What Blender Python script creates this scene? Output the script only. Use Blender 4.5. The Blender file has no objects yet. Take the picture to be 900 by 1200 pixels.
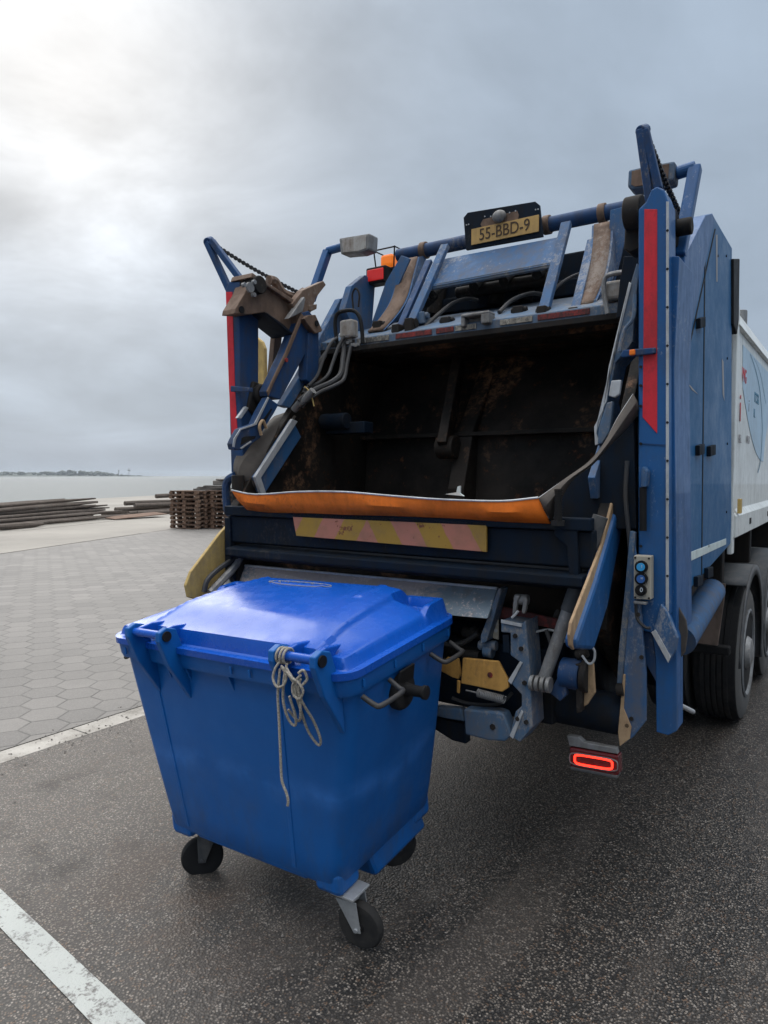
import bpy, bmesh, math, random
from mathutils import Vector as V, Matrix
random.seed(7)
S = bpy.context.scene
C = bpy.data.collections.new('scene'); S.collection.children.link(C)
R = math.radians

# ---------------------------------------------------------------- camera
CAM = V((1.85, -2.88, 1.83)); HEAD = R(34.1); PITCH = math.atan(43/825.)
cd = bpy.data.cameras.new('camera'); cam = bpy.data.objects.new('camera', cd); C.objects.link(cam)
cam.location = CAM; cam.rotation_euler = (math.pi/2-PITCH, 0, HEAD)
cd.sensor_fit = 'VERTICAL'; cd.sensor_height = 24; cd.sensor_width = 18; cd.lens = 16.5
cd.clip_start = .05; cd.clip_end = 9000
S.camera = cam
F0 = V((-math.sin(HEAD), math.cos(HEAD), 0)); RT = V((math.cos(HEAD), math.sin(HEAD), 0)); ZZ = V((0, 0, 1))
FW = F0*math.cos(PITCH)-ZZ*math.sin(PITCH); UP = ZZ*math.cos(PITCH)+F0*math.sin(PITCH)
def at(x, y, ax, v):
    """a measured photo point on the real plane ax = v (metres, truck frame)"""
    d = FW+RT*((x-450)/825.)-UP*((y-600)/825.); i = 'xyz'.index(ax)
    return CAM+d*((v-CAM[i])/d[i])

# ---------------------------------------------------------------- world
SUN = (FW+RT*(-400/825.)+UP*(560/825.)).normalized()
SUN_EL = math.asin(SUN.z); SUN_AZ = math.atan2(SUN.x, SUN.y)
w = bpy.data.worlds.new('World'); S.world = w; w.use_nodes = True
nt = w.node_tree; nt.nodes.clear(); N = nt.nodes.new; L = nt.links.new
def wm(op, a, b=None, c=None):
    n = N('ShaderNodeMath'); n.operation = op
    for i, q in enumerate((a, b, c)):
        if q is None: continue
        if isinstance(q, (int, float)): n.inputs[i].default_value = q
        else: L(q, n.inputs[i])
    return n.outputs[0]
tc = N('ShaderNodeTexCoord'); sep = N('ShaderNodeSeparateXYZ'); L(tc.outputs['Generated'], sep.inputs[0])
sky = N('ShaderNodeTexSky'); sky.sky_type = 'NISHITA'; sky.sun_disc = False
sky.sun_elevation = SUN_EL; sky.sun_rotation = SUN_AZ; sky.dust_density = 2; sky.air_density = 1.2
zc = wm('MAXIMUM', sep.outputs[2], 0.0)
den = wm('ADD', zc, .22)
cmb = N('ShaderNodeCombineXYZ'); L(wm('DIVIDE', sep.outputs[0], den), cmb.inputs[0]); L(wm('DIVIDE', sep.outputs[1], den), cmb.inputs[1])
n1 = N('ShaderNodeTexNoise'); n1.inputs['Scale'].default_value = 1.5; n1.inputs['Detail'].default_value = 9; n1.inputs['Roughness'].default_value = .56; n1.inputs['Distortion'].default_value = .35
L(cmb.outputs[0], n1.inputs['Vector'])
n2 = N('ShaderNodeTexNoise'); n2.inputs['Scale'].default_value = .5; n2.inputs['Detail'].default_value = 3
mp2 = N('ShaderNodeMapping'); mp2.inputs['Location'].default_value = (3.1, 1.7, 0); L(cmb.outputs[0], mp2.inputs[0]); L(mp2.outputs[0], n2.inputs['Vector'])
dot = N('ShaderNodeVectorMath'); dot.operation = 'DOT_PRODUCT'; L(tc.outputs['Generated'], dot.inputs[0]); dot.inputs[1].default_value = SUN
dp = wm('MAXIMUM', dot.outputs['Value'], 0.0)
glow = wm('POWER', dp, 17.0)
glow2 = wm('POWER', dp, 6.0)
# brightness of the cloud layer: dim at the horizon, bright overhead, brightest round the veiled sun
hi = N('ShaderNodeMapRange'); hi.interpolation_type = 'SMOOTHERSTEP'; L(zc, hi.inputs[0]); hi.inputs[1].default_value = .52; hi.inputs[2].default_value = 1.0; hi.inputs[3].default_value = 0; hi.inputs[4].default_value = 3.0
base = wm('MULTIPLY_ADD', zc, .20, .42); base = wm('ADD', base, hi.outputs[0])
base = wm('MULTIPLY_ADD', glow2, .02, base)
nz = wm('MULTIPLY_ADD', wm('SUBTRACT', n1.outputs[0], .5), 1.25, 1.0)
nz2 = wm('MULTIPLY_ADD', wm('SUBTRACT', n2.outputs[0], .5), .5, 1.0)
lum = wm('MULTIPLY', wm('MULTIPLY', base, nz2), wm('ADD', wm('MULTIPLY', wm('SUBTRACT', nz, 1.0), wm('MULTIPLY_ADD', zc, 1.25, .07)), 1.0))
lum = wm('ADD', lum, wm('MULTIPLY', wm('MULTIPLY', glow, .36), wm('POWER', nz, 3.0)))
rampc = N('ShaderNodeMix'); rampc.data_type = 'RGBA'
rampc.inputs[6].default_value = (.80, .975, 1.20, 1); rampc.inputs[7].default_value = (.97, .985, 1.0, 1)
cl = wm('MINIMUM', wm('MULTIPLY_ADD', glow, .9, wm('MULTIPLY', glow2, .12)), 1.0); cl = wm('MINIMUM', wm('ADD', cl, wm('MULTIPLY', hi.outputs[0], .5)), 1.0); L(cl, rampc.inputs[0])
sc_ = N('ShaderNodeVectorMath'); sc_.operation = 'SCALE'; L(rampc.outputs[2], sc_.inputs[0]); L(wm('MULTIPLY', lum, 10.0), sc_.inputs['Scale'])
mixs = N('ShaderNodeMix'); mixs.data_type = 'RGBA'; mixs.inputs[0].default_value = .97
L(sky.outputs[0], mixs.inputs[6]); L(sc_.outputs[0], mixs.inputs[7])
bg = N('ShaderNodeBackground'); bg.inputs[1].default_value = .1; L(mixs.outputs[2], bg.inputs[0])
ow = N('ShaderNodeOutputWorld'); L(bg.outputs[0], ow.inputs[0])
sd = bpy.data.lights.new('sun', 'SUN'); sd.energy = 1.2; sd.angle = R(38); sd.color = (1, .96, .9)
so = bpy.data.objects.new('sun', sd); C.objects.link(so); so.rotation_euler = SUN.to_track_quat('Z', 'Y').to_euler()
S.view_settings.view_transform = 'Standard'; S.view_settings.look = 'None'; S.view_settings.gamma = 1
S.view_settings.exposure = 0.0
S.cycles.max_bounces = 8; S.cycles.volume_bounces = 0

# ---------------------------------------------------------------- materials
class NT:
    def __init__(s, name):
        s.m = bpy.data.materials.new(name); s.m.use_nodes = True; s.t = s.m.node_tree; s.t.nodes.clear()
        s.p = s.n('ShaderNodeBsdfPrincipled'); o = s.n('ShaderNodeOutputMaterial'); s.l(s.p.outputs[0], o.inputs[0])
        s.co = s.n('ShaderNodeTexCoord').outputs['Object']
    def n(s, k): return s.t.nodes.new(k)
    def l(s, a, b): s.t.links.new(a, b)
    def set(s, sock, v):
        if isinstance(v, (int, float)): sock.default_value = v
        elif isinstance(v, tuple): sock.default_value = v if len(v) != 3 or sock.type != 'RGBA' else (*v, 1)
        else: s.l(v, sock)
    def math(s, op, a, b=0., c=0.):
        n = s.n('ShaderNodeMath'); n.operation = op
        for i, q in enumerate((a, b, c)): s.set(n.inputs[i], q)
        return n.outputs[0]
    def vm(s, op, a, b=None):
        n = s.n('ShaderNodeVectorMath'); n.operation = op; s.set(n.inputs[0], a)
        if b is not None: s.set(n.inputs[1], b)
        return n.outputs['Value'] if op in ('LENGTH', 'DOT_PRODUCT') else n.outputs[0]
    def noise(s, sc, det=4, rough=.55, vec=None, dist=0., scale3=None):
        n = s.n('ShaderNodeTexNoise'); n.inputs['Scale'].default_value = sc; n.inputs['Detail'].default_value = det
        n.inputs['Roughness'].default_value = rough; n.inputs['Distortion'].default_value = dist
        v = vec or s.co
        if scale3: v = s.vm('MULTIPLY', v, scale3)
        s.l(v, n.inputs['Vector']); return n.outputs[0]
    def ramp(s, f, a, b, lo=0., hi=1.):
        n = s.n('ShaderNodeMapRange'); n.clamp = True; s.set(n.inputs[0], f)
        n.inputs[1].default_value = a; n.inputs[2].default_value = b; n.inputs[3].default_value = lo; n.inputs[4].default_value = hi
        return n.outputs[0]
    def mix(s, f, a, b):
        n = s.n('ShaderNodeMix'); n.data_type = 'RGBA'; s.set(n.inputs[0], f); s.set(n.inputs[6], a); s.set(n.inputs[7], b)
        return n.outputs[2]
    def bump(s, h, st=.2, d=.01):
        n = s.n('ShaderNodeBump'); n.inputs['Strength'].default_value = st; n.inputs['Distance'].default_value = d
        s.l(h, n.inputs['Height']); s.l(n.outputs[0], s.p.inputs['Normal'])
    def out(s, col=None, rough=None, metal=None, **k):
        if col is not None: s.set(s.p.inputs['Base Color'], col)
        if rough is not None: s.set(s.p.inputs['Roughness'], rough)
        if metal is not None: s.set(s.p.inputs['Metallic'], metal)
        for q, v in k.items(): s.set(s.p.inputs[q.replace('_', ' ')], v)
        return s.m

def painted(name, col, rough=.4, dirt=(.09, .075, .06), amt=.35, wear=None, wa=.0, metal=0., streak=True, coat=0.):
    spec = .10 if max(col) < .03 else (.22 if col[2] > 2*col[0] else .32)
    t = NT(name)
    a = t.noise(3.1, 6, .62); b = t.noise(17, 5, .7); st = t.noise(9, 4, .6, scale3=(2.6, 2.6, .35))
    d = t.math('MULTIPLY_ADD', b, .5, t.math('MULTIPLY_ADD', st if streak else a, .6, t.math('MULTIPLY', a, .5)))
    f = t.ramp(d, .72, 1.05, 0, min(1., amt*2))
    c2 = tuple(min(1, q*1.25+.003) for q in col)
    c = t.mix(t.ramp(t.noise(1.3, 3), .35, .65, 0, .6), col, c2); c = t.mix(t.ramp(t.noise(150, 2, .8), .66, .74, 0, .35 if amt > .1 else .1), c, tuple(q*.35 for q in dirt))
    c = t.mix(f, c, dirt)
    r = t.ramp(d, .6, 1.1, rough, min(1, rough+.35))
    if wear:
        wz = t.ramp(t.math('ADD', t.noise(48, 7, .8, scale3=(1, 1, .6)), t.math('MULTIPLY', t.noise(2.2, 4), .7)), 1.0-wa*.5, 1.13-wa*.5, 0, .75)
        c = t.mix(wz, c, wear)
    t.bump(t.math('MULTIPLY_ADD', b, .6, t.math('MULTIPLY', t.noise(70, 3), .35)), .12, .004)
    return t.out(c, r, metal, Coat_Weight=coat, Specular_IOR_Level=spec)

M = {}
M['blue'] = painted('blue paint', (.010, .078, .225), .36, (.05, .06, .07), .22, (.30, .34, .38), .05, coat=.2)
M['blue_worn'] = painted('scuffed blue paint', (.028, .090, .20), .45, (.12, .105, .095), .4, (.26, .26, .27), .16)
M['blue_grey'] = painted('dusty grey blue paint', (.06, .11, .18), .5, (.14, .125, .11), .45, (.26, .23, .2), .25)
M['blue_mid'] = painted('grimy blue paint', (.011, .045, .125), .45, (.05, .045, .04), .4, (.16, .15, .15), .12)
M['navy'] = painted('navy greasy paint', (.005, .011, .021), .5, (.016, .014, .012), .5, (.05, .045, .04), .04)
M['cabinet'] = painted('side panel blue paint', (.008, .088, .215), .40, (.03, .07, .12), .05, (.16, .26, .38), .0, streak=False, coat=.1)
M['red'] = painted('red reflective tape', (.55, .018, .03), .4, (.12, .02, .02), .3, (.30, .02, .03), .2)
M['sidewall'] = painted('dusty tyre sidewall', (.075, .073, .070), .8, (.12, .11, .10), .5, streak=False)
M['red_worn'] = painted('worn red tape', (.28, .03, .025), .55, (.03, .025, .022), .8, (.02, .02, .02), .5)
M['white_worn'] = painted('worn white tape', (.32, .29, .24), .6, (.04, .03, .03), .6, (.03, .03, .03), .45)
M['brown'] = painted('rusty brown arm paint', (.15, .095, .065), .6, (.07, .045, .033), .5, (.24, .2, .17), .15)
M['tan'] = painted('tan worn steel', (.40, .27, .155), .6, (.17, .10, .06), .4, (.25, .17, .1), .25)
M['cream'] = painted('cream yellow paint', (.48, .33, .11), .5, (.2, .14, .07), .38, (.35, .25, .12), .2)
M['yellow'] = painted('greasy yellow plate', (.50, .27, .07), .5, (.16, .07, .02), .35, (.3, .16, .06), .15)
M['steel'] = painted('grey steel', (.22, .22, .22), .45, (.10, .08, .06), .4, (.35, .33, .3), .2, metal=.4)
M['bare'] = painted('bright worn edge steel', (.42, .43, .44), .4, (.2, .18, .16), .35, (.5, .5, .5), .2, metal=.25)
M['dark'] = painted('dark greasy steel', (.018, .0175, .0175), .5, (.035, .026, .02), .6, (.09, .08, .07), .1)
M['black'] = painted('black plastic', (.012, .012, .013), .45, (.03, .028, .025), .3)
M['hose'] = painted('black hydraulic hose', (.035, .035, .037), .42, (.07, .06, .05), .35)
M['rubber'] = painted('tyre rubber', (.018, .018, .019), .75, (.05, .046, .042), .5, streak=False)
M['flap_rubber'] = painted('dusty grey rubber sheet', (.06, .05, .043), .65, (.14, .12, .10), .35, streak=False)
M['orange'] = painted('orange rubber flap', (.78, .17, .012), .55, (.30, .07, .012), .24, (.4, .09, .02), .1)
M['white'] = painted('white truck paint', (.62, .64, .62), .35, (.33, .33, .31), .3, coat=.2)
M['stripe'] = painted('pale stripe', (.55, .62, .60), .4, (.3, .33, .33), .3)
M['mud'] = painted('mudguard plastic and shaded forks', (.055, .058, .062), .5, (.15, .14, .13), .4)
M['mudflap'] = painted('brown mud flap', (.15, .11, .09), .7, (.05, .04, .035), .4)
M['rim'] = painted('dusty wheel rim', (.16, .165, .17), .55, (.08, .075, .07), .5)
M['plate'] = painted('dirty yellow number plate', (.44, .27, .09), .5, (.22, .15, .08), .4)
M['letter'] = painted('dark brown lettering', (.05, .03, .018), .55, (.1, .06, .03), .3)
M['lampglass'] = painted('dirty lamp glass', (.36, .34, .31), .4, (.13, .08, .05), .5)
M['panel'] = painted('grey control panel', (.36, .33, .27), .5, (.2, .15, .1), .35)
M['galv'] = painted('galvanised steel', (.42, .43, .44), .42, (.25, .25, .24), .3, metal=.6, streak=False)
M['wood'] = painted('weathered pallet wood', (.16, .095, .062), .8, (.07, .042, .032), .45, (.26, .19, .14), .1)
M['log'] = painted('weathered wooden pole', (.12, .095, .078), .85, (.06, .05, .042), .5, (.26, .23, .2), .1)
M['cardb'] = painted('grey scrap timber', (.20, .18, .16), .8, (.1, .09, .08), .4)
def emis(name, col, st, base=None):
    t = NT(name); return t.out(base or col, .3, 0., Emission_Color=(*col, 1), Emission_Strength=st)
M['led'] = emis('red led', (1, .03, .015), 3.2); M['redlamp'] = emis('red lamp lens', (.9, .03, .02), .25, (.5, .02, .02)); M['redglass'] = NT('dark red lens').out((.10, .008, .01), .25)
M['amber'] = emis('amber beacon lens', (1, .22, .02), .45, (.7, .17, .02))
M['btn'] = NT('bright blue button').out((.03, .30, .60), .3); M['btn2'] = NT('blue button').out((.02, .1, .32), .3); M['ink'] = NT('white mark').out((.5, .55, .6), .5)
M['text_red'] = painted('red lettering', (.45, .03, .04), .5, (.4, .3, .3), .2); M['text_blue'] = painted('blue lettering', (.05, .18, .28), .5, (.3, .35, .38), .25); M['text_grey'] = painted('grey lettering', (.25, .24, .25), .5, (.4, .4, .4), .3)
M['pale_blue'] = painted('pale blue panel', (.36, .50, .62), .35, (.4, .45, .48), .3)

def hazard():
    t = NT('worn pink and yellow hazard stripes'); sp = t.n('ShaderNodeSeparateXYZ'); t.l(t.co, sp.inputs[0])
    u = t.math('ABSOLUTE', t.math('ADD', sp.outputs[0], .05)); u = t.math('MULTIPLY_ADD', t.math('SUBTRACT', sp.outputs[2], 1.635), .6, u)
    u = t.math('MULTIPLY_ADD', t.noise(30, 3), .012, u)
    fr = t.math('FRACT', t.math('DIVIDE', t.math('ADD', u, 2.6), .26)); f = t.ramp(fr, .51, .49)
    c = t.mix(f, (.40, .15, .095), (.34, .19, .02))
    d = t.noise(5, 6, .65); c = t.mix(t.ramp(d, .5, .72, 0, .7), c, (.15, .10, .05))
    ch = t.ramp(t.math('MULTIPLY_ADD', t.noise(34, 6, .7), 1., t.math('MULTIPLY', t.noise(6, 2), .5)), .93, .97)
    c = t.mix(ch, c, (.14, .035, .012)); t.bump(d, .15, .004)
    return t.out(c, .55, 0.)
M['hazard'] = hazard()
def scraped():
    t = NT('blue paint scraped to pinkish metal'); s = t.noise(14, 6, .75, scale3=(1, 1, 2.2)); sp = t.n('ShaderNodeSeparateXYZ'); t.l(t.co, sp.inputs[0])
    mid = t.ramp(t.math('ABSOLUTE', t.math('ADD', sp.outputs[0], .35)), .35, .78, .32, -.12)
    f = t.ramp(t.math('ADD', s, mid), .5, .66); c = t.mix(f, (.17, .215, .25), (.43, .355, .32))
    g = t.ramp(t.math('ADD', t.noise(60, 5, .8), t.math('MULTIPLY', t.noise(6, 3), .5)), .80, .88); c = t.mix(g, c, (.60, .49, .43))
    r = t.ramp(t.noise(8, 5, .7), .55, .7, 0, .5); c = t.mix(r, c, (.16, .095, .065)); t.bump(s, .4, .005)
    return t.out(c, .5, .15)
M['scraped'] = scraped()
def interior():
    t = NT('sooty rusty hopper steel'); a = t.noise(1.7, 6, .65); b = t.noise(12, 6, .7)
    c = t.mix(t.ramp(a, .42, .66), (.010, .0085, .0075), (.034, .027, .022)); c = t.mix(t.ramp(b, .60, .70, 0, .7), c, (.11, .045, .02)); c = t.mix(t.math('MULTIPLY', t.ramp(t.noise(2.6, 5, .7), .53, .62), t.ramp(t.noise(20, 6, .75), .42, .6)), c, (.19, .10, .055))
    st = t.noise(6, 5, .7, scale3=(3, 3, .5)); c = t.mix(t.ramp(st, .66, .74, 0, .4), c, (.07, .065, .06)); t.bump(b, .3, .01)
    return t.out(c, t.ramp(b, .3, .7, .45, .8), .0, Specular_IOR_Level=.15)
M['hopper'] = interior()
def bin_plastic(name, col, col2, rough, spec=.3):
    t = NT(name); sp = t.n('ShaderNodeSeparateXYZ'); t.l(t.co, sp.inputs[0])
    c = t.mix(t.ramp(t.noise(2.2, 4, .6), .35, .7), col, col2)
    wv = t.math('MULTIPLY_ADD', t.noise(2.0, 2), .22, sp.outputs[2])
    band = t.math('MULTIPLY', t.ramp(t.math('ABSOLUTE', t.math('SUBTRACT', wv, .74)), .0, .07, 1, 0), t.ramp(t.noise(5, 4), .42, .62, .0, .5))
    c = t.mix(band, c, tuple(q*1.5+.035 for q in col2))
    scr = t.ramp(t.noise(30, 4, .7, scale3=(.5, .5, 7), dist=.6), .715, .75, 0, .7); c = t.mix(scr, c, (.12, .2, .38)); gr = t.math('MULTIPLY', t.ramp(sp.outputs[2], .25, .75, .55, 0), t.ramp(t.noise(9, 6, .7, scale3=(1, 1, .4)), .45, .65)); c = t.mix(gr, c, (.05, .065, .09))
    dst = t.ramp(t.noise(140, 3, .7), .69, .76, 0, .5); c = t.mix(dst, c, (.22, .24, .3))
    t.bump(t.math('MULTIPLY_ADD', t.noise(4, 3), 1., t.math('MULTIPLY', t.noise(240, 2), .12)), .10, .006)
    return t.out(c, t.ramp(t.noise(11, 5, .7), .35, .7, rough, rough+.16), 0., Specular_IOR_Level=spec)
M['tub'] = bin_plastic('faded blue bin plastic', (.004, .088, .31), (.006, .108, .37), .38, .25)
M['lid'] = bin_plastic('bright blue lid plastic', (.004, .070, .38), (.006, .088, .45), .20, .38)

def asphalt():
    t = NT('wet chip asphalt')
    vo = t.n('ShaderNodeTexVoronoi'); vo.inputs['Scale'].default_value = 100; t.l(t.co, vo.inputs['Vector']); vo.inputs['Randomness'].default_value = 1
    v2 = t.n('ShaderNodeTexVoronoi'); v2.inputs['Scale'].default_value = 62; t.l(t.co, v2.inputs['Vector'])
    wn = t.n('ShaderNodeSeparateColor'); t.l(vo.outputs['Color'], wn.inputs[0]); w2 = t.n('ShaderNodeSeparateColor'); t.l(v2.outputs['Color'], w2.inputs[0])
    sp = t.n('ShaderNodeSeparateXYZ'); t.l(t.co, sp.inputs[0])
    # damp area: behind and beside the truck, drying towards the left
    wet = t.ramp(t.math('ADD', sp.outputs[0], t.math('MULTIPLY', t.math('SUBTRACT', t.noise(.9, 5, .6), .5), 1.6)), -1.6, .4)
    stone = t.mix(t.math('POWER', wn.outputs[0], 1.8), (.06, .050, .042), (.35, .295, .245))
    stone = t.mix(t.ramp(w2.outputs[1], .93, .96), stone, (.38, .335, .29))
    stone = t.mix(t.ramp(w2.outputs[2], .86, .9), stone, (.15, .095, .062))
    gap = t.ramp(vo.outputs['Distance'], .28, .52); c = t.mix(gap, stone, (.018, .017, .016))
    dry = t.mix(.24, c, (.44, .395, .35)); dry = t.mix(t.ramp(t.noise(1.1, 5), .4, .65, 0, .22), dry, (.12, .11, .105))
    darkc = t.mix(.22, c, (.022, .019, .017))
    c = t.mix(wet, dry, darkc); oil = t.ramp(t.noise(2.3, 5, .6), .56, .66, 0, .45); c = t.mix(oil, c, (.03, .026, .022)); trk = t.math('MULTIPLY', t.ramp(t.noise(.7, 4, .6, scale3=(3.2, .5, 1)), .5, .62, 0, .3), 1.); c = t.mix(trk, c, (.12, .10, .085))
    brown = t.math('MULTIPLY', t.ramp(t.vm('LENGTH', t.vm('SUBTRACT', t.co, (-.55, -.75, 0.))), .1, .8, .5, 0), t.ramp(t.noise(3, 4), .4, .6)); c = t.mix(brown, c, (.10, .065, .045))
    h = t.math('SUBTRACT', t.math('MULTIPLY', wn.outputs[1], .6), t.math('MULTIPLY', vo.outputs['Distance'], 1.2))
    t.bump(h, .6, .006)
    r = t.mix(wet, (.78,)*3, (.46,)*3); rr = t.n('ShaderNodeSeparateColor'); t.l(r, rr.inputs[0])
    return t.out(c, rr.outputs[0], 0., Specular_IOR_Level=.3)
M['asphalt'] = asphalt()
def pavers():
    t = NT('hexagonal concrete pavers'); s3 = 1.7320508
    q = t.vm('MULTIPLY', t.vm('ADD', t.co, (400., 400., 0.)), (1/.30, 1/.30, 0.))
    q = t.vm('ADD', q, t.vm('MULTIPLY', t.vm('SUBTRACT', t.n('ShaderNodeTexNoise').outputs['Color'], (.5, .5, .5)), (.0, .0, 0.)))
    r = (s3, 1., 1.); h = (s3/2, .5, 0.)
    def cell(off):
        p = t.vm('SUBTRACT', q, off); m = t.n('ShaderNodeVectorMath'); m.operation = 'MODULO'; t.l(p, m.inputs[0]); m.inputs[1].default_value = r
        return t.vm('MULTIPLY', t.vm('SUBTRACT', m.outputs[0], h), (1., 1., 0.))
    a = cell((0., 0., 0.)); b = cell(h)
    la = t.vm('LENGTH', a); lb = t.vm('LENGTH', b); less = t.math('LESS_THAN', la, lb)
    mx = t.n('ShaderNodeMix'); mx.data_type = 'VECTOR'; t.l(less, mx.inputs[0]); t.l(b, mx.inputs[4]); t.l(a, mx.inputs[5]); g = mx.outputs[1]
    idv = t.vm('SUBTRACT', q, g); wn = t.n('ShaderNodeTexWhiteNoise'); wn.noise_dimensions = '3D'; t.l(t.vm('SNAP', t.vm('ADD', idv, (.05, .05, .05)), (.1, .1, .1)), wn.inputs[0])
    ab = t.vm('ABSOLUTE', g); sp = t.n('ShaderNodeSeparateXYZ'); t.l(ab, sp.inputs[0])
    e = t.math('MAXIMUM', sp.outputs[1], t.vm('DOT_PRODUCT', ab, (s3/2, .5, 0.)))
    d = t.math('SUBTRACT', .5, e)
    d = t.math('ADD', d, t.math('MULTIPLY', t.math('SUBTRACT', t.noise(40, 3), .5), .02))
    joint = t.ramp(d, .012, .034, 1, 0)
    c = t.mix(wn.outputs[0], (.115, .105, .096), (.175, .16, .145)); c = t.mix(t.ramp(t.noise(1.2, 6, .65), .4, .66, 0, .55), c, (.12, .11, .10))
    c = t.mix(t.ramp(t.noise(90, 4, .7), .45, .75, 0, .5), c, (.27, .25, .23)); c = t.mix(t.math('MULTIPLY', joint, t.ramp(t.noise(3, 4), .3, .6, .3, .85)), c, (.05, .046, .040)); c = t.mix(t.ramp(t.noise(.45, 5, .6), .48, .62, 0, .35), c, (.10, .092, .083))
    t.bump(t.math('MULTIPLY_ADD', t.noise(120, 2), .08, t.ramp(d, .0, .05)), .6, .006)
    return t.out(c, .7, 0.)
M['pavers'] = pavers()
def concrete(name, c1, c2, sc=.8, sand=0.):
    t = NT(name); c = t.mix(t.ramp(t.noise(sc, 6, .65), .38, .62), c1, c2)
    c = t.mix(t.ramp(t.noise(60, 5, .7), .5, .75, 0, .5), c, tuple(q*1.3 for q in c2)); c = t.mix(t.ramp(t.noise(38, 4, .8), .60, .67, 0, .6), c, (.05, .045, .04))
    t.bump(t.noise(50, 4), .35, .004); return t.out(c, .75, 0.)
M['kerb'] = concrete('sandy concrete strip', (.19, .17, .145), (.40, .37, .33), 3.2)
M['quay'] = concrete('pale quay concrete', (.19, .17, .145), (.26, .235, .20), .22)
def marking():
    t = NT('worn white road paint'); f = t.ramp(t.math('MULTIPLY_ADD', t.noise(9, 6, .75), 1., t.math('MULTIPLY', t.noise(90, 3), .45)), .74, .86)
    c = t.mix(f, (.42, .43, .40), (.13, .12, .11)); c = t.mix(t.ramp(t.noise(4, 4), .4, .7, 0, .3), c, (.34, .35, .33)); t.bump(t.noise(110, 3), .7, .006); return t.out(c, .6, 0.)
M['marking'] = marking()
def water():
    t = NT('sea water'); h = t.math('MULTIPLY_ADD', t.noise(.55, 5, .6, scale3=(1, .6, 1)), 1., t.math('MULTIPLY', t.noise(2.5, 4), .3)); t.bump(h, .75, .5)
    return t.out((.085, .10, .105), .5, 0., IOR=1.33, Specular_IOR_Level=.16)
M['water'] = water()
t = NT('far shore'); M['island'] = t.out(t.mix(t.ramp(t.noise(.02, 4), .4, .6), (.03, .042, .028), (.05, .058, .038)), .9)
t = NT('rope'); M['rope'] = t.out(t.mix(t.ramp(t.noise(160, 3), .35, .65), (.20, .175, .14), (.42, .38, .32)), .85)
t = NT('chain'); M['chain'] = t.out((.02, .019, .02), .5, .3)

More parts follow.
